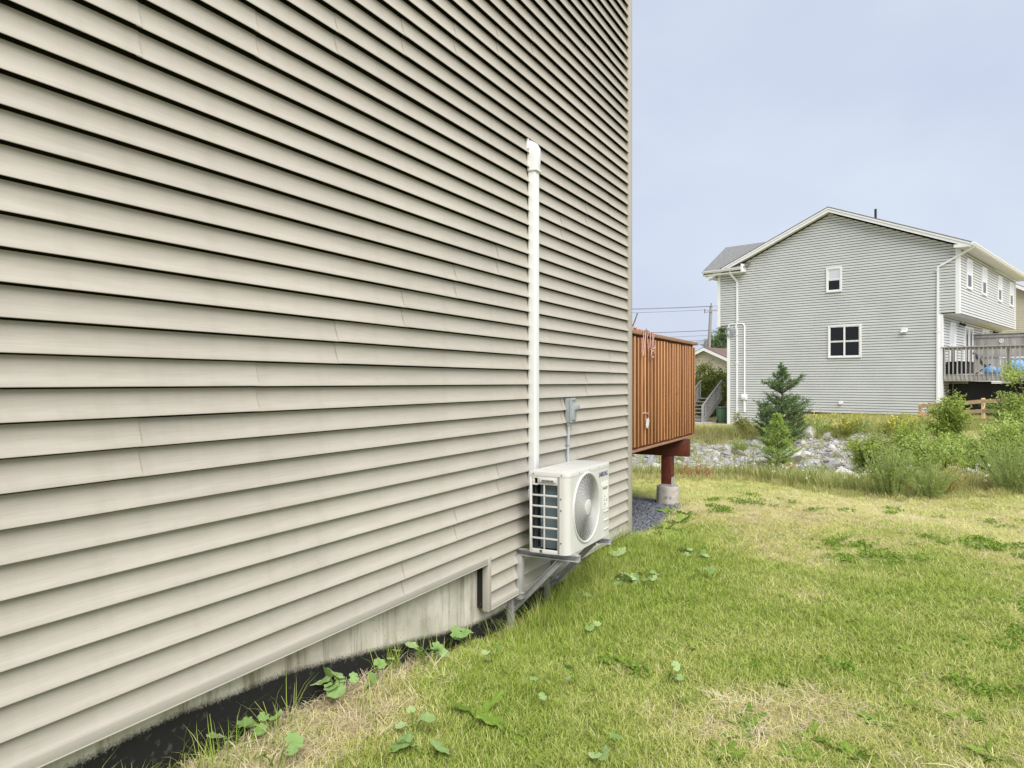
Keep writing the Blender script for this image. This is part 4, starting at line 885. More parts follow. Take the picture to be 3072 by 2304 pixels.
# under the deck: black panels added to deepen the shade
ud = thing('shade_panels', 'black panels added to darken the space under the grey deck', 'panels', NF(-1.2, 3, 0))
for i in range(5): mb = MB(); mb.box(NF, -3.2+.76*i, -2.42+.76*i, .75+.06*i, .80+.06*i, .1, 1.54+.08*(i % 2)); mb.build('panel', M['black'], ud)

# fence
fn = thing('rail_fence', 'low new timber three rail fence in front of the grey house', 'fence', (15.5, 25.5, 0))
posts = [(882/1535*27.2, 27.2, .0, .76), (910/1535*26.7, 26.7, .02, .80), (962/1535*25.5, 25.5, .10, .82), (1018/1535*24.2, 24.2, .17, .88), (1085/1535*22.9, 22.9, .2, .92), (1160/1535*21.7, 21.7, .2, .95)]
for (x, y, z, h) in posts:
    mb = MB(); mb.box(Frame((x, y, 0), HD, -G), -.05, .05, -.05, .05, z-.25, z+h); mb.build('post', M['newwood'], fn, bevel=.005)
for p, q in zip(posts[:-1], posts[1:]):
    for f in (.88, .50, .14):
        mb = MB(); o_ = np.array([-.05, -.055, 0]); mb.bar(np.array([p[0], p[1], p[2]+p[3]*f])+o_, np.array([q[0], q[1], q[2]+q[3]*f])+o_, .03, .13); mb.build('rail', M['newwood'], fn)

# ------------------------------------------------------------------ front steps, bin, driveway, far houses, pole
dv = link('driveway', None) if False else None
mb = MB(); vsx = []
for i in range(9):
    t_ = i/8; 
    for j in range(3): 
        X = 4+14*t_*.5; p = np.array([3.0+7.2*t_, 34.6+.6*t_+3.2*j]); vsx.append((p[0], p[1], gz(p[0], p[1])+.012+.02*j))
mb.add(vsx, [(i*3+j, (i+1)*3+j, (i+1)*3+j+1, i*3+j+1) for i in range(8) for j in range(2)])
o = mb.build('driveway', M['drive']); o['kind'] = 'structure'
SF = Frame((9.75, 36.3, 0), HD, -G)
sp_ = thing('front_steps', 'weathered wooden front steps with a slatted handrail at the grey house corner', 'steps', SF(0, 0, -.5))
for i in range(7):
    mb = MB(); mb.box(SF, .28*i, .28*i+.30, -1.2, 0, -.52+.18*(i+1)-.04, -.52+.18*(i+1)); mb.build('tread', M['oldwood'], sp_)
for b_ in (0, -1.2):
    mb = MB(); mb.bar(SF(-.1, b_, -.55), SF(2.0, b_, .8), .04, .25); mb.build('stringer', M['oldwood'], sp_)
    mb = MB(); mb.box(SF, -.05, .05, b_-.05, b_+.05, -.6, .43); mb.build('newel_post', M['oldwood'], sp_)
    mb = MB(); mb.bar(SF(0, b_, .40), SF(2.0, b_, 1.68), .09, .05); mb.build('handrail', M['oldwood'], sp_)
    for i in range(13): mb = MB(); a = .12+.15*i; mb.box(SF, a-.02, a+.02, b_-.02, b_+.02, -.45+.643*a, .38+.64*a); mb.build('baluster', M['oldwood'], sp_)
bn = thing('wheelie_bin', 'dark green wheeled bin by the white corner of the grey house', 'bin', (10.55, 35.6, -.48))
mb = MB(); F0 = Frame((10.55, 35.6, 0), (1, 0), (0, 1))
vs = [F0(a, b_, z) for (z, k) in ((-.42, .21), (.30, .27)) for (a, b_) in ((-k, -k), (k, -k), (k, k), (-k, k))]; mb.add(vs, [(0, 3, 2, 1), (4, 5, 6, 7), (0, 1, 5, 4), (1, 2, 6, 5), (2, 3, 7, 6), (3, 0, 4, 7)]); mb.build('bin_body', M['bin'], bn, bevel=.03)
mb = MB(); mb.box(F0, -.30, .30, -.31, .33, .302, .36); mb.build('lid', M['bin'], bn, bevel=.02)
for s_ in (-.22, .22): mb = MB(); mb.disc(F0(s_-.03, .15, -.40), (1, 0, 0), .10, .06, 14); mb.build('wheel', M['black'], bn)

def simple_house(name, label, F, a1, b1, zb, ze, zr, wall, roof, over=.35, wins=()):
    t_ = thing(name, label, 'house', F(a1/2, b1/2, zb)); mb = MB(); c = .115; z = zb
    P1 = lambda a, o_, z: F(a, -o_, z); P2 = lambda b_, o_, z: F(-o_, b_, z)
    while z < zr-.02:
        hw = a1/2 if z < ze else a1/2*(zr-z)/(zr-ze); z2 = min(z+c, zr-.001); hw2 = a1/2 if z2 < ze else a1/2*(zr-z2)/(zr-ze)
        course_strip(mb, P1, a1/2-hw, a1/2+hw, z, z2-z, .03, -.012, 0, .2, a1/2-hw2, a1/2+hw2, .2)
        if z < ze: course_strip(mb, P2, 0, b1, z, c, .03, -.012, 0, .2, cv=.2)
        z += c
    o = mb.build('siding', wall, t_); o['kind'] = 'stuff'
    mb = MB(); mb.box(F, .02, a1-.02, .02, b1, zb-.5, ze); vs = [F(a, b_, z) for b_ in (.02, b1) for (a, z) in ((0, ze), (a1, ze), (a1/2, zr))]; mb.add(vs, [(0, 2, 1), (3, 4, 5), (1, 2, 5, 4), (2, 0, 3, 5)]); mb.build('wall', wall, t_)
    sl = (zr-ze)/(a1/2); mb = MB(); zz = lambda a: zr+.18-sl*abs(a-a1/2)
    slab(mb, [F(-over, -over, zz(-over)), F(a1/2, -over, zz(a1/2)), F(a1/2, b1+over, zz(a1/2)), F(-over, b1+over, zz(-over))], .05)
    slab(mb, [F(a1/2, -over, zz(a1/2)), F(a1+over, -over, zz(a1+over)), F(a1+over, b1+over, zz(a1+over)), F(a1/2, b1+over, zz(a1/2))], .05); mb.build('roof', roof, t_)
    mb = MB()
    for (x0_, x1_) in ((-over, a1/2), (a1/2, a1+over)): slab(mb, [F(x0_, -over-.02, zz(x0_)-.052), F(x1_, -over-.02, zz(x1_)-.052), F(x1_, -over+.02, zz(x1_)-.052), F(x0_, -over+.02, zz(x0_)-.052)], .22)
    mb.box(F, -over-.03, -over, -over, b1+over, zz(-over)-.23, zz(-over)-.06); mb.build('fascia', M['white'], t_)
    mb = MB(); mb.box(F, -over, 0, -over, b1+over, zz(-over)-.24, zz(-over)-.232); mb.build('soffit', M['soffit'], t_)
    return t_
# right slope of this low house shows over the bush; its peak hides behind the deck rail
simple_house('cream_bungalow', 'low cream house with brown shingle roof beyond the utility pole', Frame((17.6, 49.5, 0), G, HD), 9.0, 13, -.6, 2.0, 4.0, M['cream'], M['roofb'])
simple_house('cream_house', 'cream sided house with brown shingle roof partly hidden at the far right edge', Frame((33.8, 44.6, 0), G, HD), 7.6, 12, -.3, 6.75, 8.9, M['cream'], M['roofb'])

pl = thing('utility_pole', 'grey wooden utility pole with crossarm left of the grey house', 'utility pole', (16.5, 60, -.6))
pt = np.array([430/1535*60, 60, 8.0]); pb = np.array([419/1535*60, 60, -.7])
MB().tube([pb, pb+(pt-pb)*.5, pt], [.17, .15, .115], 10).build('pole', M['pole'], pl, smooth=True)
ca = pb+(pt-pb)*.955; mb = MB(); mb.bar(ca+np.array([-.6, -.15, -.2]), ca+np.array([.6, -.15, .12]), .07, .08); mb.build('crossarm', M['pole'], pl)
mb = MB(); [mb.tube([ca+np.array([x_, -.15, x_*.27-.05+.05]), ca+np.array([x_, -.15, x_*.27+.28])], .05, 8) for x_ in (-.55, .55)]; mb.tube([pt, pt+np.array([.02, 0, .25])], .05, 8); mb.build('insulator', M['pole'], pl)
mb = MB(); mb.tube([pb+(pt-pb)*.60+np.array([-.35, -.2, 0]), pb+(pt-pb)*.60+np.array([-.3, -.2, .5])], .13, 8); mb.build('bracket', M['pole'], pl)
mb = MB(); mb.tube([pb+(pt-pb)*.42, pb+(pt-pb)*.45+np.array([.5, -.1, .35]), pb+(pt-pb)*.5+np.array([1.6, -.2, .9]), pb+(pt-pb)*.5+np.array([2.9, -.3, 1.05])], .045, 6); mb.build('lamp_arm', M['pole'], pl)
wr = thing('power_lines', 'thin dark overhead wires strung to the utility pole', 'wires', (16.5, 60, 7))
def wire(p, q, sag, r_=.014):
    p = np.array(p, float); q = np.array(q, float); MB().tube([p+(q-p)*t_ - Z3*sag*4*t_*(1-t_) for t_ in np.linspace(0, 1, 14)], r_, 5).build('wire', M['wire'], wr)
for (x_, zz) in ((-.68, .05), (.02, .35), (.68, .4)): wire(ca+np.array([x_, -.15, zz]), (-24, 62, 8.9+.4*x_), .7)
for k, (f, zq) in enumerate(((.763, 5.95), (.715, 5.5), (.67, 5.1), (.63, 4.75), (.53, 3.9))): wire(pb+(pt-pb)*f+np.array([-.15, -.1, 0]), (-24, 61, zq+.35), .55, 0.024 if k == 0 else .013)
wire(pb+(pt-pb)*.68, (6, 70, 3.6), .3, .013); wire(pb+(pt-pb)*.67, (9, 72, 3.6), .3, .013)
wire(pb+(pt-pb)*.77+np.array([.15, -.1, 0]), NF(9.72, 0, 4.15), .25, .018); wire(pb+(pt-pb)*.74+np.array([.15, -.1, 0]), (30, 70, 3.6), .5, .014); wire(pb+(pt-pb)*.70+np.array([.15, -.1, 0]), (30, 68, 2.9), .5, .014)
for (x_, zz) in ((-.68, .05), (.68, .4)): wire(ca+np.array([x_, -.15, zz]), (58, 64, 7.6), .6)

# ================================================================== VEGETATION
def tri_attr(name, V, Fc, mat, var, parent=None, var2=None):
    o0 = np.array(parent['_w']) if parent is not None else np.zeros(3)
    at = {'var': var}
    if var2 is not None: at['var2'] = var2
    return link(name, np_mesh(name, V-o0, Fc, mat, at), parent)

def leaves(P, D, ln, wd, rng, flop=.5):
    """folded rhombic leaves at P pointing along D; returns V (4 per leaf), F, var"""
    n = len(P); D = D/np.linalg.norm(D, axis=1, keepdims=True)
    side = np.cross(D, rng.normal(0, 1, (n, 3))); side /= np.linalg.norm(side, axis=1, keepdims=True)
    up = np.cross(side, D)
    ln = np.asarray(ln)[:, None]; wd = np.asarray(wd)[:, None]
    V = np.stack([P, P+D*ln*.5+side*wd*.5+up*wd*.18, P+D*ln+up*wd*-.1, P+D*ln*.5-side*wd*.5+up*wd*.18], 1).reshape(-1, 3)
    k = np.arange(n)*4; Fc = np.stack([np.stack([k, k+1, k+2], -1), np.stack([k, k+2, k+3], -1)], 1).reshape(-1, 3)
    var = np.repeat(rng.random(n), 4); return V, Fc, var

def shrub(name, label, cat, x, y, h, wd, mat, n, leaf, seed, nst=7, base=.1, lean=(0, 0), group=None, stems='stem', spread=1.0, zoff=0, topness=1.0):
    """several woody stems that fork; leaves hang on the twig ends in clumps"""
    rng = np.random.default_rng(seed); z0 = gz(x, y)+zoff; t_ = thing(name, label, cat, (x, y, z0), group); mb = MB(); tips = []; leaf *= .78; n = int(n*1.5)
    for i in range(nst):
        a = rng.uniform(0, 6.28); r_ = wd*.5*spread*math.sqrt(rng.random()); hh = h*(.6+.4*rng.random())*(1-.35*(r_/(wd*.5))**2)
        p0 = np.array([x+rng.normal(0, wd*.05), y+rng.normal(0, wd*.05), z0-.05]); p3 = np.array([x+math.cos(a)*r_+lean[0]*hh, y+math.sin(a)*r_+lean[1]*hh, z0+hh*.92]); pm = p0*.45+p3*.55+np.array([math.cos(a)*r_*-.15, math.sin(a)*r_*-.15, hh*.08])
        rr_ = .010*h**.8+.004; mb.tube([p0, pm, p3], [rr_, rr_*.6, rr_*.25], 5)
        for j in range(11):
            f = rng.uniform(base, 1); q = p0*(1-f)**2+2*f*(1-f)*pm+p3*f*f; d = rng.normal(0, 1, 3); d[2] = abs(d[2])*.7+.1; d /= np.linalg.norm(d); L_ = wd*.24*(1.15-f*.6)*rng.uniform(.5, 1.2); e = q+d*L_; tips.append((q, e)); mb.tube([q, e], [rr_*.3, rr_*.12], 4)
    mb.build(stems, M['bark'], t_)
    Q = np.array([a for a, _ in tips]); Eh = np.array([b_ for _, b_ in tips]); idx = rng.integers(0, len(Q), n); f = rng.random((n, 1))**.6
    P = Q[idx]*(1-f)+Eh[idx]*f+rng.normal(0, leaf*1.1, (n, 3)); P[:, 2] = np.maximum(P[:, 2], z0+.02)
    D = (Eh[idx]-Q[idx])+rng.normal(0, .35*wd*.24, (n, 3)); D[:, 2] -= .05*wd
    V, Fc, var = leaves(P, D, leaf*rng.uniform(.7, 1.3, n), leaf*.55*rng.uniform(.7, 1.2, n), rng)
    tri_attr('foliage', V, Fc, mat, var, t_); return t_

def conifer(name, label, x, y, h, wd, mat, seed, tiers, nl=.10, dens=65):
    rng = np.random.default_rng(seed); z0 = gz(x, y); t_ = thing(name, label, 'tree', (x, y, z0)); mb = MB()
    mb.tube([(x, y, z0-.1), (x+.01, y, z0+h*.5), (x, y, z0+h*.98)], [.022*h, .012*h, .003*h], 7); mb.build('trunk', M['bark'], t_, smooth=True)
    Ps = []; Ds = []; tw = MB()
    for (zf, wf, cnt) in tiers:
        for k in range(cnt):
            a = 2*math.pi*k/cnt+rng.uniform(-.4, .4); L_ = wd*.5*wf*rng.uniform(.75, 1.12); zz = z0+h*(zf+rng.normal(0, .012))
            up = .35+.5*zf; d = np.array([math.cos(a), math.sin(a), up*rng.uniform(.5, 1.1)]); p0 = np.array([x, y, zz]); p1 = p0+d*L_*.6; p2 = p0+d*L_+np.array([0, 0, .12*L_]); tw.tube([p0, p1, p2], [.006*h, .004*h, .002*h], 4)
            subs = [(p0, p2)]
            for j in range(5):
                f = rng.uniform(.25, .95); q = p0*(1-f)+p2*f; sa = a+rng.choice([-1, 1])*rng.uniform(.5, 1.0); e = q+np.array([math.cos(sa), math.sin(sa), rng.uniform(.2, .8)])*L_*.38; subs.append((q, e)); tw.tube([q, e], [.003*h, .0015*h], 4)
            for (q, e) in subs:
                m_ = max(9, int(dens*np.linalg.norm(e-q)/max(nl, .05)*.12)); f = rng.uniform(.15, 1.02, (m_, 1)); Ps.append(q*(1-f)+e*f); dd = (e-q)/np.linalg.norm(e-q); Ds.append(dd*.8+rng.normal(0, .55, (m_, 3)))
    tp = np.array([x, y, z0+h]); m_ = 60; f = rng.random((m_, 1)); Ps.append(tp-np.array([0, 0, 1])*f*h*.12); Ds.append(np.array([0, 0, .9])+rng.normal(0, .5, (m_, 3)))
    tw.build('branch', M['bark'], t_)
    P = np.concatenate(Ps); D = np.concatenate(Ds); n = len(P)
    V, Fc, var = leaves(P, D, nl*rng.uniform(.7, 1.25, n), np.full(n, nl*.13), rng); tri_attr('foliage', V, Fc, mat, var, t_); return t_

conifer('pine_tree', 'dark bluish young pine with a bare neck in front of the grey house wall', 7.75, 20.4, 2.35, 1.25, M['pine'], 5,
        [(.02, .8, 8), (.07, .95, 9), (.13, 1.05, 10), (.19, 1.1, 10), (.26, 1.1, 10), (.33, 1.02, 10), (.40, .95, 9), (.47, .80, 8), (.53, .45, 5), (.635, .70, 6), (.66, .74, 7), (.71, .55, 5), (.80, .34, 5), (.87, .16, 4), (.93, .10, 3)], .12)
conifer('larch_sapling', 'bright green young larch growing among the rubble in front of the pine', 6.50, 17.4, 1.38, .90, M['larch'], 6,
        [(.04+.061*i, (.72 if i < 2 else 1.0)*(1-.88*max(0, (i-3))/12.5)*(1.12 if i % 3 == 0 else .86), 7) for i in range(16)], .075, 60)

shrub('goldenrod_bush', 'yellow green goldenrod bush left of the dark pine', 'shrub', 7.25, 22.4, .95, .75, M['golden'], 1500, .06, 11, 9)
shrub('alder_bush', 'tall leafy alder bush in front of the rail fence', 'shrub', 10.45, 17.0, 2.5, 1.0, M['alder'], 7000, .085, 12, 18, .12)
shrub('alder_bush', 'rounded green alder bush left of the tall one on the bank', 'shrub', 9.15, 16.2, 1.6, 1.7, M['alder'], 6500, .08, 13, 17, .06)
shrub('alder_bush', 'small leafy alder at the right end of the bare rubble', 'shrub', 8.45, 16.8, 1.25, 1.1, M['alder'], 3000, .075, 14, 12, .08)
shrub('alder_bush', 'dense alder bush filling the swale right of centre behind the feathery shrubs', 'shrub', 8.45, 13.8, 1.45, 1.9, M['alder2'], 6500, .07, 15, 18, .03)
shrub('poplar_bush', 'large pale green poplar bush at the right edge below the grey deck', 'shrub', 11.75, 15.9, 3.3, 2.1, M['alder2'], 14000, .085, 16, 24, .06)
shrub('poplar_bush', 'pale green bush at the right edge in front of the fence end', 'shrub', 10.95, 14.8, 2.1, 1.8, M['alder2'], 9500, .08, 17, 20, .04)
shrub('poplar_tree', 'slim poplar with one leafy branch reaching in from the right edge', 'tree', 12.2, 16.0, 3.45, 1.1, M['alder2'], 1500, .085, 18, 6, .45)
shrub('poplar_bush', 'low pale bush at the right edge behind the tall feathery clump', 'shrub', 9.3, 12.7, 1.35, 1.7, M['alder2'], 6000, .065, 19, 17, .03)
shrub('willow_bush', 'bright lime bush between the tall alder and the poplar bushes', 'shrub', 9.95, 14.9, 1.45, 1.5, M['alder2'], 6500, .07, 24, 17, .03)
shrub('willow_bush', 'low spreading bush in front of the lime bush at the swale', 'shrub', 9.0, 14.6, 1.0, 1.3, M['alder'], 4000, .065, 25, 13, .03)
shrub('hedge_bush', 'olive green bush between the deck and the grey house front steps', 'shrub', 11.6, 42.0, 3.4, 3.4, M['hedge'], 12000, .18, 20, 28, .02)
shrub('hedge_bush', 'olive green bush behind the deck rail beyond the driveway', 'shrub', 9.0, 43.0, 2.6, 3.0, M['hedge'], 6000, .18, 21, 18, .02)
conifer('spruce_tree', 'dark evergreen treetop showing above the brown roof beside the pole', 21.3, 70, 6.5, 5.0, M['pine'], 22, [(.5+.05*i, 1-.085*i, 8) for i in range(10)], .42)
conifer('spruce_tree', 'dark evergreen behind the brown roof nearest the grey house', 23.6, 72, 5.6, 5.0, M['pine'], 23, [(.5+.05*i, 1-.085*i, 8) for i in range(10)], .42)

def feathery(label, x, y, h, wd, mat, n, seed, name='feathery_shrub', cat='shrub', leaf=.05, thin=.006):
    """broom-like: many fine upright shoots with narrow leaves"""
    rng = np.random.default_rng(seed); z0 = gz(x, y); t_ = thing(name, label, cat, (x, y, z0)); mb = MB(); Ps = []; Ds = []
    for i in range(n):
        a = rng.uniform(0, 6.28); r_ = wd*.5*math.sqrt(rng.random()); r0 = r_*.35; hh = h*rng.uniform(.6, 1.05)*(1-.3*(2*r_/wd)**2)
        p0 = np.array([x+math.cos(a)*r0, y+math.sin(a)*r0, z0-.02]); p2 = np.array([x+math.cos(a)*r_*1.15, y+math.sin(a)*r_*1.15, z0+hh]); p1 = (p0+p2)/2+np.array([-math.cos(a)*r_*.15, -math.sin(a)*r_*.15, .05*hh]); mb.tube([p0, p1, p2], [.004, .003, .0015], 3, False)
        m_ = 26; f = rng.uniform(.12, 1, (m_, 1)); Ps.append(p0*(1-f)**2+2*f*(1-f)*p1+p2*f*f); Ds.append((p2-p0)/hh*.9+rng.normal(0, .45, (m_, 3)))
    mb.build('stem', M['drystick'] if mat is M['yellowherb'] else M['green_stem'], t_)
    P = np.concatenate(Ps); D = np.concatenate(Ds); V, Fc, var = leaves(P, D, leaf*rng.uniform(.6, 1.5, len(P)), thin*rng.uniform(1., 2.0, len(P)), rng); tri_attr('foliage', V, Fc, mat, var, t_); return t_
feathery('feathery green clump at the lawn edge left of the yellowing weeds', 5.72, 10.75, .86, .72, M['broom'], 150, 31)
feathery('smaller feathery clump right of the large one at the lawn edge', 6.2, 10.55, .62, .7, M['broom'], 110, 32)
feathery('yellowing tall weed clump between the feathery green clumps', 6.62, 10.9, .60, .55, M['yellowherb'], 60, 33, 'weed_clump', 'weeds')
feathery('large feathery green clump with bare stems at the right lawn edge', 7.75, 11.0, .88, 1.05, M['broom'], 190, 34)
feathery('feathery green clump leaving the frame at the right lawn edge', 8.6, 11.3, 1.0, 1.1, M['broom'], 150, 35)
feathery('grey green feathery clump in the swale below the larch', 6.05, 14.2, .62, .95, M['broom'], 110, 36)
feathery('low feathery clump left of the larch foot in the swale', 5.55, 13.9, .55, .8, M['broom'], 90, 37)
feathery('pale silvery shrub on the rubble left of the larch', 6.25, 19.6, .42, .6, M['broom'], 70, 38)
feathery('dry brown brush heap at the top of the rubble beside the deck', 6.0, 21.5, .35, 1.1, M['drystick'], 60, 39, 'brush_heap', 'brush')
feathery('reddish brown weed clump on the lawn edge beyond the deck post', 3.35, 13.0, .3, .7, M['red'], 40, 40, 'weed_clump', 'weeds')
feathery('bright orange dried fern frond at the foot of the larch', 6.42, 16.4, .5, .22, M['orange'], 16, 41, 'dry_fern', 'fern', .09, .014)
for k, (x, y, s_) in enumerate(((9.3, 21.6, .8), (9.9, 21.2, .6), (10.6, 21.9, .7), (11.3, 21.0, .55), (12.1, 21.8, .6))):
    rng = np.random.default_rng(60+k); lab = ['yellow flowered ragwort nearest the pine on the bank top', 'short yellow flowered ragwort second from the pine', 'broad yellow flowered ragwort in the middle of the bank top', 'low ragwort with few yellow flowers above the rubble', 'yellow flowered ragwort nearest the rail fence'][k]
    t_ = feathery(lab, x, y, s_, .9, M['broom'] if k % 2 == 0 else M['golden'], 42, 70+k, 'ragwort', 'wildflower', .08, .014)
    n = 60; P = np.stack([x+rng.normal(0, .28, n), y+rng.normal(0, .28, n), gz(x, y)+s_*(.85+rng.normal(0, .12, n))], -1); V, Fc, var = leaves(P, rng.normal(0, 1, (n, 3))*np.array([1, 1, .3]), np.full(n, .045), np.full(n, .045), rng); tri_attr('flowers', V, Fc, M['yellowflower'], var, t_)

# ------------------------------------------------------------------ scattered blades (instances on points)
SRC = bpy.data.collections.new('blade_sources')
def clump(name, nb, rad, h0, h1, wd, lean, seed, mat, flop=.0):
    rng = np.random.default_rng(seed); V = []; Fc = []; va = []; vb = []
    for i in range(nb):
        a = rng.uniform(0, 6.28); r_ = rad*math.sqrt(rng.random()); h = rng.uniform(h0, h1); w_ = wd*rng.uniform(.7, 1.3); da = rng.uniform(0, 6.28); l_ = lean*rng.uniform(.2, 1.3)*h
        b_ = np.array([math.cos(a)*r_, math.sin(a)*r_, -.004]); d = np.array([math.cos(da), math.sin(da), 0]); sd_ = np.array([-d[1], d[0], 0]); k = len(V)
        m1 = b_+np.array([0, 0, h*.5])+d*l_*.28; m2 = b_+np.array([0, 0, h*(.85-.2*flop)])+d*l_*.68; tp = b_+np.array([0, 0, h*(1-.5*flop)])+d*l_*1.1
        V += [b_-sd_*w_/2, b_+sd_*w_/2, m1-sd_*w_*.45, m1+sd_*w_*.45, m2-sd_*w_*.3, m2+sd_*w_*.3, tp]
        Fc += [(k, k+1, k+3), (k, k+3, k+2), (k+2, k+3, k+5), (k+2, k+5, k+4), (k+4, k+5, k+6)]; x_, y_ = rng.random(), rng.random(); va += [x_]*7; vb += [y_]*7
    me = np_mesh(name, np.array(V), np.array(Fc), mat, {'var': va, 'var2': vb}); o = bpy.data.objects.new(name, me); return o
def scatter(name, pts, rot, scl, tint, sources, kind='stuff'):
    col = bpy.data.collections.new(name+'_kinds'); [col.objects.link(o) for o in sources]
    n = len(pts); me = bpy.data.meshes.new(name); me.vertices.add(n); me.vertices.foreach_set('co', np.asarray(pts, np.float32).ravel())
    for nm, ty, val, key in (('rot', 'FLOAT_VECTOR', rot, 'vector'), ('scl', 'FLOAT_VECTOR', scl, 'vector'), ('tint', 'FLOAT', tint, 'value'), ('idx', 'INT', RNG.integers(0, len(sources), n), 'value')):
        a = me.attributes.new(nm, ty, 'POINT'); a.data.foreach_set(key, np.asarray(val, np.int32 if ty == 'INT' else np.float32).ravel())
    me.update(); o = link(name, me); o['kind'] = kind
    ng = bpy.data.node_groups.new(name, 'GeometryNodeTree'); ng.interface.new_socket('Geometry', in_out='INPUT', socket_type='NodeSocketGeometry'); ng.interface.new_socket('Geometry', in_out='OUTPUT', socket_type='NodeSocketGeometry')
    gi = ng.nodes.new('NodeGroupInput'); go = ng.nodes.new('NodeGroupOutput'); ip = ng.nodes.new('GeometryNodeInstanceOnPoints'); ci = ng.nodes.new('GeometryNodeCollectionInfo')
    ci.inputs['Collection'].default_value = col; ci.inputs['Separate Children'].default_value = True; ci.inputs['Reset Children'].default_value = True
    def na(nm, ty): x_ = ng.nodes.new('GeometryNodeInputNamedAttribute'); x_.data_type = ty; x_.inputs['Name'].default_value = nm; return x_.outputs['Attribute']
    ip.inputs['Pick Instance'].default_value = True; K = ng.links.new
    K(gi.outputs[0], ip.inputs['Points']); K(ci.outputs[0], ip.inputs['Instance']); K(na('idx', 'INT'), ip.inputs['Instance Index'])
    K(na('rot', 'FLOAT_VECTOR'), ip.inputs['Rotation']); K(na('scl', 'FLOAT_VECTOR'), ip.inputs['Scale']); K(ip.outputs[0], go.inputs[0])
    md = o.modifiers.new('scatter', 'NODES'); md.node_group = ng; return o

def wall_o(X, Y): return X*NV[0]+Y*NV[1]+PW, X*U[0]+Y*U[1]
# mown lawn
N0 = 150000
X = RNG.uniform(-2.6, 11.5, N0); Y = RNG.uniform(.6, 13.0, N0)
dist = np.hypot(X, Y); keep = RNG.random(N0) < np.clip(1.0*(4.2/np.maximum(dist, 3.0))**1.15, .16, 1)
keep &= (np.abs(X) < .80*Y+1.2); o_, s_ = wall_o(X, Y)
keep &= ~((o_ < np.interp(s_, [3.6, 4.1, 4.9, 5.4], [.045, .12, .12, .03])+.06*fbm(s_*5, s_*0, 71)) & (s_ < 6.75)) & (Y < lawn_edge(X)+.15) & ~in_gravel(X, Y) & ~((o_ < -4) & (s_ > 6.7))
X, Y, dist, o_, s_ = X[keep], Y[keep], dist[keep], o_[keep], s_[keep]
D = dryness(X, Y)
thin = RNG.random(len(X)) > np.clip((D-.95)*1.6, 0, .62)*(dist < 6); X, Y, dist, D, o_, s_ = X[thin], Y[thin], dist[thin], D[thin], o_[thin], s_[thin]
lush = np.exp(-((o_-.35)/.4)**2)*smooth((s_-3.6)/.6)*smooth((7.2-s_)/1.2)
hgt = (.50+.46*fbm(X*1.3, Y*1.3, 5, 3))*(1+.9*lush)*np.clip(1.15-.35*D, .6, 1.2)*(1+.012*np.maximum(dist-5, 0))
wid = np.clip(.85+.13*dist, 1, 2.4)
grass_src = [clump('grass_clump', 34, .055, .030, .066, .0026, .75, 100+i, M['blade']) for i in range(7)]
scatter('lawn_grass', np.stack([X, Y, ground(X, Y)], -1), np.stack([RNG.normal(0, .12, len(X)), RNG.normal(0, .12, len(X)), RNG.uniform(0, 6.28, len(X))], -1), np.stack([wid, wid, hgt], -1), np.clip(D*1.05-.10+RNG.normal(0, .10, len(X)), 0, 1.3), grass_src)
print('lawn clumps', len(X))
# clover and other small-leaved ground cover in loose patches
def clover(name, seed):
    rng = np.random.default_rng(seed); n = 26; a = rng.uniform(0, 6.28, n); q = .07*np.sqrt(rng.random(n)); P = np.stack([np.cos(a)*q, np.sin(a)*q, rng.uniform(.012, .04, n)], -1)
    idx = np.repeat(np.arange(n), 3); th = rng.uniform(0, 6.28, n)[idx]+np.tile([0, 2.09, 4.19], n); D = np.stack([np.cos(th), np.sin(th), rng.normal(.1, .25, n*3)], -1)
    V, Fc, var = leaves(P[idx], D, np.full(n*3, .013), np.full(n*3, .019), rng)
    return bpy.data.objects.new(name, np_mesh(name, V, Fc, M['weed_dark'], {'var': var}))
Nc = 9000; Xc = RNG.uniform(-1, 7.5, Nc); Yc = RNG.uniform(2.4, 10.5, Nc); oc, sc_ = wall_o(Xc, Yc); pc_ = fbm(Xc*1.6+9, Yc*1.6, 81, 3)+.10*smooth((Xc-.8)/1.5)*smooth((6-Yc)/2)
k = (RNG.random(Nc) < np.clip((pc_-.60)*3.2, 0, .8)) & (oc > .1) & (np.abs(Xc) < .8*Yc) & (Yc < lawn_edge(Xc)-.3) & ~in_gravel(Xc, Yc); Xc, Yc = Xc[k], Yc[k]
scatter('lawn_clover', np.stack([Xc, Yc, ground(Xc, Yc)+.008], -1), np.stack([RNG.normal(0, .1, len(Xc)), RNG.normal(0, .1, len(Xc)), RNG.uniform(0, 6.28, len(Xc))], -1), np.repeat(RNG.uniform(.8, 1.5, len(Xc))[:, None], 3, 1), np.zeros(len(Xc)), [clover('clover_clump', 600+i) for i in range(4)])
print('clover', len(Xc))
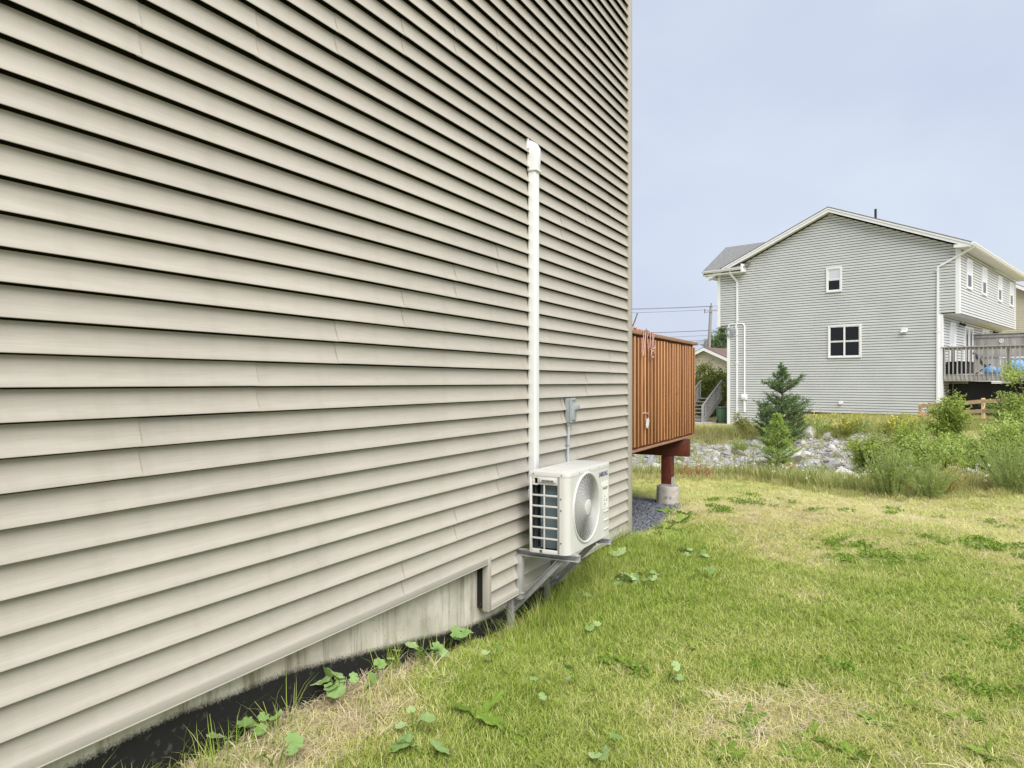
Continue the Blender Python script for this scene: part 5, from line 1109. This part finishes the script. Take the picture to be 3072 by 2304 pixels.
# dead thatch lying flat in the straw patches
N1 = 42000; X = RNG.uniform(-2.2, 8, N1); Y = RNG.uniform(2.0, 11.5, N1); D = dryness(X, Y); o_, s_ = wall_o(X, Y)
k = (RNG.random(N1) < np.clip((D-.55)*1.4, .03, 1)*np.clip(4.5/np.hypot(X, Y), .3, 1)) & (o_ > -.04) & (Y < lawn_edge(X)) & ~in_gravel(X, Y) & (np.abs(X) < .8*Y+.6); X, Y = X[k], Y[k]
th_src = [clump('thatch', 26, .055, .022, .05, .0024, 2.6, 130+i, M['straw'], 1.0) for i in range(5)]
scatter('dead_grass_thatch', np.stack([X, Y, ground(X, Y)+.003], -1), np.stack([RNG.normal(0, .2, len(X)), RNG.normal(0, .2, len(X)), RNG.uniform(0, 6.28, len(X))], -1), np.repeat(RNG.uniform(.8, 1.4, len(X))[:, None], 3, 1), np.full(len(X), 1.4), th_src)
# unmown blades along the foundation and under the bracket
N2 = 1500; s_ = RNG.uniform(1.1, 6.5, N2); o_ = np.abs(RNG.normal(0, .20, N2))-.03+.13*np.exp(-((s_-4.5)/.6)**2); k = RNG.random(N2) < np.interp(s_, [1.2, 2.0, 2.3, 3.9, 4.3, 5.2, 6.5], [.35, .12, .04, .06, 1, .8, .5]); s_, o_ = s_[k], o_[k]
X = -PW*NV[0]+U[0]*s_+NV[0]*o_; Y = -PW*NV[1]+U[1]*s_+NV[1]*o_
tall_src = [clump('tall_grass_clump', 12, .04, .07, .20, .003, .8, 150+i, M['blade']) for i in range(5)]
scatter('wall_grass', np.stack([X, Y, ground(X, Y)], -1), np.stack([RNG.normal(0, .15, len(X)), RNG.normal(0, .15, len(X)), RNG.uniform(0, 6.28, len(X))], -1), np.repeat(RNG.uniform(.6, 1.15, len(X))[:, None], 3, 1), np.clip(RNG.normal(.12, .15, len(X)), 0, 1), tall_src)
# rough grass of the swale, the bank top and the far yard
N3_ = 60000; X = RNG.uniform(-1, 20, N3_); Y = RNG.uniform(10, 33, N3_); E = lawn_edge(X); st_ = stony(X, Y); dn = fbm(X*.7, Y*.7, 61, 3)
pr = np.where(Y < E-.1, 0, np.where(Y < E+3.2, .85, np.where(Y < 22, .10+.55*np.clip(dn-.52, 0, 1)*2, np.where(Y < 24.5, .7, .28))))
pr = pr*np.where((st_ > .6), .45, 1); o_, s_ = wall_o(X, Y); na_ = (X-A0[0])*-HD[0]+(Y-A0[1])*-HD[1]
k = (RNG.random(N3_) < pr*.8) & (X < .85*Y+2) & (na_ > .1) & ~((o_ < 0) & (s_ < 10.2)); X, Y, E = X[k], Y[k], E[k]
hh = np.where(Y < E+.8, .30, np.where(Y < E+3.2, .75, np.where(Y < 22, .5, np.where(Y < 24.5, np.where(X < 8.5, .85, .55), .32))))*(.6+.8*fbm(X*.8, Y*.8, 63, 3))
tn = np.where(Y < 24.5, .34, .42)+.8*(fbm(X*.5, Y*.5, 65, 3)-.45)+.25*(Y < E+.9)
rg_src = [clump('rough_grass_clump', 22, .14, .22, .55, .011, .45, 170+i, M['longgrass']) for i in range(6)]
scatter('rough_grass', np.stack([X, Y, ground(X, Y)], -1), np.stack([RNG.normal(0, .1, len(X)), RNG.normal(0, .1, len(X)), RNG.uniform(0, 6.28, len(X))], -1), np.stack([np.clip(hh*1.3, .5, 1.3)]*2+[hh], -1), np.clip(tn, 0, 1.1), rg_src)
print('rough', len(X))
# white umbels in the swale
n = 240; rng = np.random.default_rng(9); X = rng.uniform(3, 8.5, n); Y = lawn_edge(X)+rng.uniform(.3, 3.4, n); P = np.stack([X, Y, ground(X, Y)+rng.uniform(.2, .5, n)], -1)
idx = np.repeat(np.arange(n), 7); Pp = P[idx]+rng.normal(0, .012, (len(idx), 3)); V, Fc, var = leaves(Pp, rng.normal(0, 1, (len(idx), 3))*np.array([1, 1, .2]), np.full(len(idx), .022), np.full(len(idx), .022), rng)
o = tri_attr('white_wildflowers', V, Fc, M['whiteflower'], var); o['kind'] = 'stuff'

# ------------------------------------------------------------------ rubble bank
def rock_mesh(name, seed, mat):
    rng = np.random.default_rng(seed); bm = bmesh.new(); bmesh.ops.create_icosphere(bm, subdivisions=1, radius=1)
    sx, sy, sz = rng.uniform(.7, 1.2), rng.uniform(.5, .9), rng.uniform(.28, .5); pl_ = [(rng.normal(0, 1, 3), rng.uniform(.55, .85)) for _ in range(6)]
    for v in bm.verts:
        p = np.array(v.co)*rng.uniform(.85, 1.1)
        for (d, c) in pl_:
            d = d/np.linalg.norm(d); e = p@d-c
            if e > 0: p = p-d*e
        v.co = Vector(p*np.array([sx, sy, sz]))
    me = bpy.data.meshes.new(name); bm.to_mesh(me); bm.free(); me.materials.append(mat); return me
rmesh = [rock_mesh('rock', 200+i, M['rock']) for i in range(9)]+[rock_mesh('rock', 230+i, M['pale_rock']) for i in range(3)]
bank = thing('rock_bank', 'bank of broken grey rubble between the two yards', None, (6, 19, -.5), None, 'structure')
rng = np.random.default_rng(77); cnt = 0
while cnt < 290:
    x = rng.uniform(2.2, 12.0); y = rng.uniform(14.6, 22.2)
    if rng.random() > stony(x, y) or (x > .52*y+2.2) or x < .17*y-.8: continue
    sz = .13+.22*rng.random()**2.0
    if rng.random() < .06: sz *= 1.9
    o = link('rock', rmesh[rng.integers(0, 12)], bank); o.location = Vector((x, y, gz(x, y)+sz*.12))-Vector(bank['_w']); o.scale = (sz, sz, sz); o.rotation_euler = (rng.normal(0, .3)-.15, rng.normal(0, .3), rng.uniform(0, 6.28)); cnt += 1
def stones(name, X, Y, Zo, size, mat, rng, flat=.5):
    """many small angular stones as one mesh"""
    b_ = np.array([(1, 0, 0), (0, 1, 0), (-1, 0, 0), (0, -1, 0), (0, 0, 1), (0, 0, -1)], float); fc_ = np.array([(0, 1, 4), (1, 2, 4), (2, 3, 4), (3, 0, 4), (1, 0, 5), (2, 1, 5), (3, 2, 5), (0, 3, 5)])
    n = len(X); V = b_[None]*rng.uniform(.55, 1.2, (n, 6, 1)); V = V*np.stack([size, size*rng.uniform(.5, 1, n), size*flat*rng.uniform(.6, 1.2, n)], -1)[:, None]
    a = rng.uniform(0, 6.28, n); t_ = rng.normal(0, .45, n); c_, s_ = np.cos(t_), np.sin(t_); x_, z_ = V[..., 0]*c_[:, None]-V[..., 2]*s_[:, None], V[..., 0]*s_[:, None]+V[..., 2]*c_[:, None]; V[..., 0], V[..., 2] = x_, z_
    c_, s_ = np.cos(a)[:, None], np.sin(a)[:, None]; x_, y_ = V[..., 0]*c_-V[..., 1]*s_, V[..., 0]*s_+V[..., 1]*c_; V[..., 0], V[..., 1] = x_, y_
    V = V+np.stack([X, Y, ground(X, Y)+Zo], -1)[:, None]; Fc = (fc_[None]+6*np.arange(n)[:, None, None]).reshape(-1, 3)
    o = link(name, np_mesh(name, V.reshape(-1, 3), Fc, mat)); o['kind'] = 'stuff'; return o
n = 9000; X = rng.uniform(1.5, 12.5, n); Y = rng.uniform(14.2, 22.4, n); k = rng.random(n) < stony(X, Y); X, Y = X[k], Y[k]
h_ = rng.random(len(X)) < .72
stones('small_rubble', X[h_], Y[h_], .01, .03+.07*rng.random(h_.sum())**2, M['rock'], rng); stones('pale_rubble', X[~h_], Y[~h_], .01, .03+.07*rng.random((~h_).sum())**2, M['pale_rock'], rng)
n = 26000; s_ = rng.uniform(6.1, 10.2, n); o_ = rng.uniform(-2.2, .7, n); X = -PW*NV[0]+U[0]*s_+NV[0]*o_; Y = -PW*NV[1]+U[1]*s_+NV[1]*o_; k = in_gravel(X, Y) & ~((o_ < -.06) & (s_ < 6.66)) & (rng.random(n) < .9); X, Y = X[k], Y[k]
stones('slate_gravel', X, Y, .008, rng.uniform(.016, .042, len(X)), M['gravel'], rng, .35)

# ------------------------------------------------------------------ broadleaf weeds along the wall
def leaf_mesh(name, seed, kind, mat):
    rng = np.random.default_rng(seed); V = [(0, 0, 0)]; n = 22
    for i in range(n):
        q = 2*math.pi*(i+.5)/n; d = abs(math.atan2(math.sin(q-math.pi), math.cos(q-math.pi)))       # notch where the stalk joins (at q = pi)
        if kind == 'round':
            r_ = .5*(1-.55*math.exp(-(d/.28)**2))*(1+.11*math.cos(7*q+.4)+.05*math.cos(11*q)+.03*rng.normal()); x, y = r_*math.cos(q)+.12, r_*math.sin(q)*1.05
        else:
            r_ = .5*(1+.05*rng.normal()); x, y = .5*math.cos(q)*(1+.0)+.5, .17*math.sin(q)*(1+.25*math.sin(9*q))
        V.append((x, y, .16*abs(y)+.06*math.cos(3*q)*r_+.035*math.cos(7*q)-.16*max(x, 0)**2))
    V = np.array(V); F_ = [(0, 1+i, 1+(i+1) % n) for i in range(n)]
    if kind != 'round': V[0] = (.45, 0, -.03)
    me = np_mesh(name, V, np.array(F_), mat, {'var': np.clip(rng.normal(.5, .28)+.12*rng.normal(0, 1, len(V)), 0, 1)}, False); return me
LR = [leaf_mesh('leaf', 300+i, 'round', M['weed']) for i in range(6)]; LL = [leaf_mesh('leaf', 320+i, 'long', M['weed_dark']) for i in range(6)]
def weed(label, x, y, n, size, seed, kind='round', name='coltsfoot', cat='weed', h=.09, group=None, tall=1.0):
    rng = np.random.default_rng(seed); z0 = gz(x, y); t_ = thing(name, label, cat, (x, y, z0), group); mb = MB()
    for i in range(n):
        a = rng.uniform(0, 6.28) if n > 1 else .5; r_ = size*rng.uniform(.35, 1.15)*(n > 1); sz = size*rng.uniform(.6, 1.1); hh = h*rng.uniform(.6, 1.3)
        me = (LR if kind == 'round' else LL)[rng.integers(0, 6)]; lf = link('leaf', me, t_); 
        if kind == 'round':
            lf.location = (math.cos(a)*r_, math.sin(a)*r_, hh); lf.rotation_euler = (rng.normal(0, .35)+.25, rng.normal(0, .3), a)
            mb.tube([(x, y, z0-.01), (x+math.cos(a)*r_*.5, y+math.sin(a)*r_*.5, z0+hh*.8), (x+math.cos(a)*r_, y+math.sin(a)*r_, z0+hh)], .0025, 5)
        else:
            lf.location = (math.cos(a)*.01, math.sin(a)*.01, .012); lf.rotation_euler = (rng.normal(0, .25), -rng.uniform(.15, .75)*tall, a)
        lf.scale = (sz, sz, sz)
    if kind == 'round': mb.build('stalk', M['weed_dark'], t_)
    return t_

GW = None
for k, (lab, x, y, n, sz) in enumerate((
    ('coltsfoot with one large round leaf nearest the camera at the tarred wall foot', -1.09, 2.79, 5, .08),
    ('small coltsfoot at the tarred wall right of the nearest one', -.99, 2.93, 4, .07),
    ('largest coltsfoot clump with lobed leaves against the black tar', -.81, 3.27, 9, .08),
    ('upright two leaved coltsfoot beside the largest clump on the tar band', -.69, 3.38, 3, .085),
    ('single small coltsfoot on the straw edge midway along the tar band', -.59, 3.66, 2, .07),
    ('leafy coltsfoot below the end of the raised siding', -.46, 3.83, 6, .08),
    ('small coltsfoot standing at the tar below the siding step', -.37, 4.16, 2, .08),
    ('short coltsfoot right beside the siding step at the foundation', -.30, 4.18, 2, .075),
    ('small pale coltsfoot in lush grass left of the steel bracket', -.10, 3.90, 3, .06),
    ('pale two leaved coltsfoot alone in the grass right of the straw patch', -.42, 3.02, 3, .065),
    ('big pale round coltsfoot leaves at the bottom edge of the photo', -.33, 2.84, 3, .10),
    ('low coltsfoot in the straw at the bottom left edge', -.89, 2.66, 4, .065),
    ('two leaved coltsfoot at the bottom edge in the middle of the lawn', .36, 2.98, 3, .075),
    ('single coltsfoot leaf standing in the open lawn below the heat pump', .09, 3.38, 2, .07),
    ('tiny pale coltsfoot in the lawn in front of the heat pump', .34, 3.67, 2, .055),
    ('small coltsfoot pair in the middle of the lawn', .82, 3.74, 3, .055),
    ('lone coltsfoot leaf in the grass below the steel bracket', .48, 4.49, 2, .07),
    ('spreading coltsfoot clump in the grass under the heat pump front', .88, 5.53, 11, .09),
    ('coltsfoot beside the spreading clump under the heat pump', 1.07, 5.61, 6, .08),
    ('pale coltsfoot clump on the lawn right of the heat pump', 1.59, 6.23, 7, .09),
    ('big pale coltsfoot leaf just behind the far bracket arm', .88, 6.25, 2, .13),
    ('small coltsfoot on the lawn right of the spreading clump', 1.53, 5.64, 3, .07),
    ('drooping coltsfoot in shade under the heat pump bracket', .47, 5.23, 4, .08))):
    weed(lab, x, y, n, sz, 400+k, 'round', 'coltsfoot', 'weed', .085 if n > 2 else .11)
for k, (lab, x, y, n, sz) in enumerate((
    ('dock plant with long leaves farthest along the dark gravel edge', 2.05, 8.35, 9, .20),
    ('dock plant second farthest along the dark gravel edge', 1.84, 7.85, 9, .18),
    ('dock plant in the middle of the dark gravel edge', 1.60, 7.42, 9, .18),
    ('dock plant nearest the house corner by the dark gravel', 1.48, 6.98, 8, .17),
    ('tall broad leaved plantain left of the lower bottom edge centre', -.02, 3.16, 7, .15),
    ('plantain with long narrow leaf beside the taller plantain', -.15, 3.24, 4, .17),
    ('small bright weed sprouting from the dark gravel beside the pier', 1.88, 8.62, 6, .14))):
    weed(lab, x, y, n, sz, 440+k, 'long', 'broadleaf_weed', 'weed', .05, None, 1.1)
for k, (x, y) in enumerate([(1.02, 3.18), (1.4, 3.75), (1.33, 3.18), (1.71, 3.3), (2.3, 3.74), (2.76, 4.27), (2.34, 4.12), (2.82, 4.84), (2.11, 3.33), (2.67, 3.92), (2.26, 4.66), (1.12, 3.35), (1.21, 3.02), (.89, 3.02), (3.85, 6.91), (3.02, 7.1), (2.78, 7.31), (1.28, 3.98), (3.61, 5.16), (1.44, 3.02), (2.02, 3.0), (1.38, 4.48), (1.04, 4.26), (2.0, 5.16), (2.65, 5.4), (1.9, 3.5), (2.5, 3.9), (2.45, 3.75), (1.08, 3.25)]):
    weed('flat dark green dandelion rosette growing in the mown lawn', x, y, 12, .095, 500+k, 'long', 'dandelion_rosette', 'weed', .02, 'dandelion rosettes in the lawn', .75)
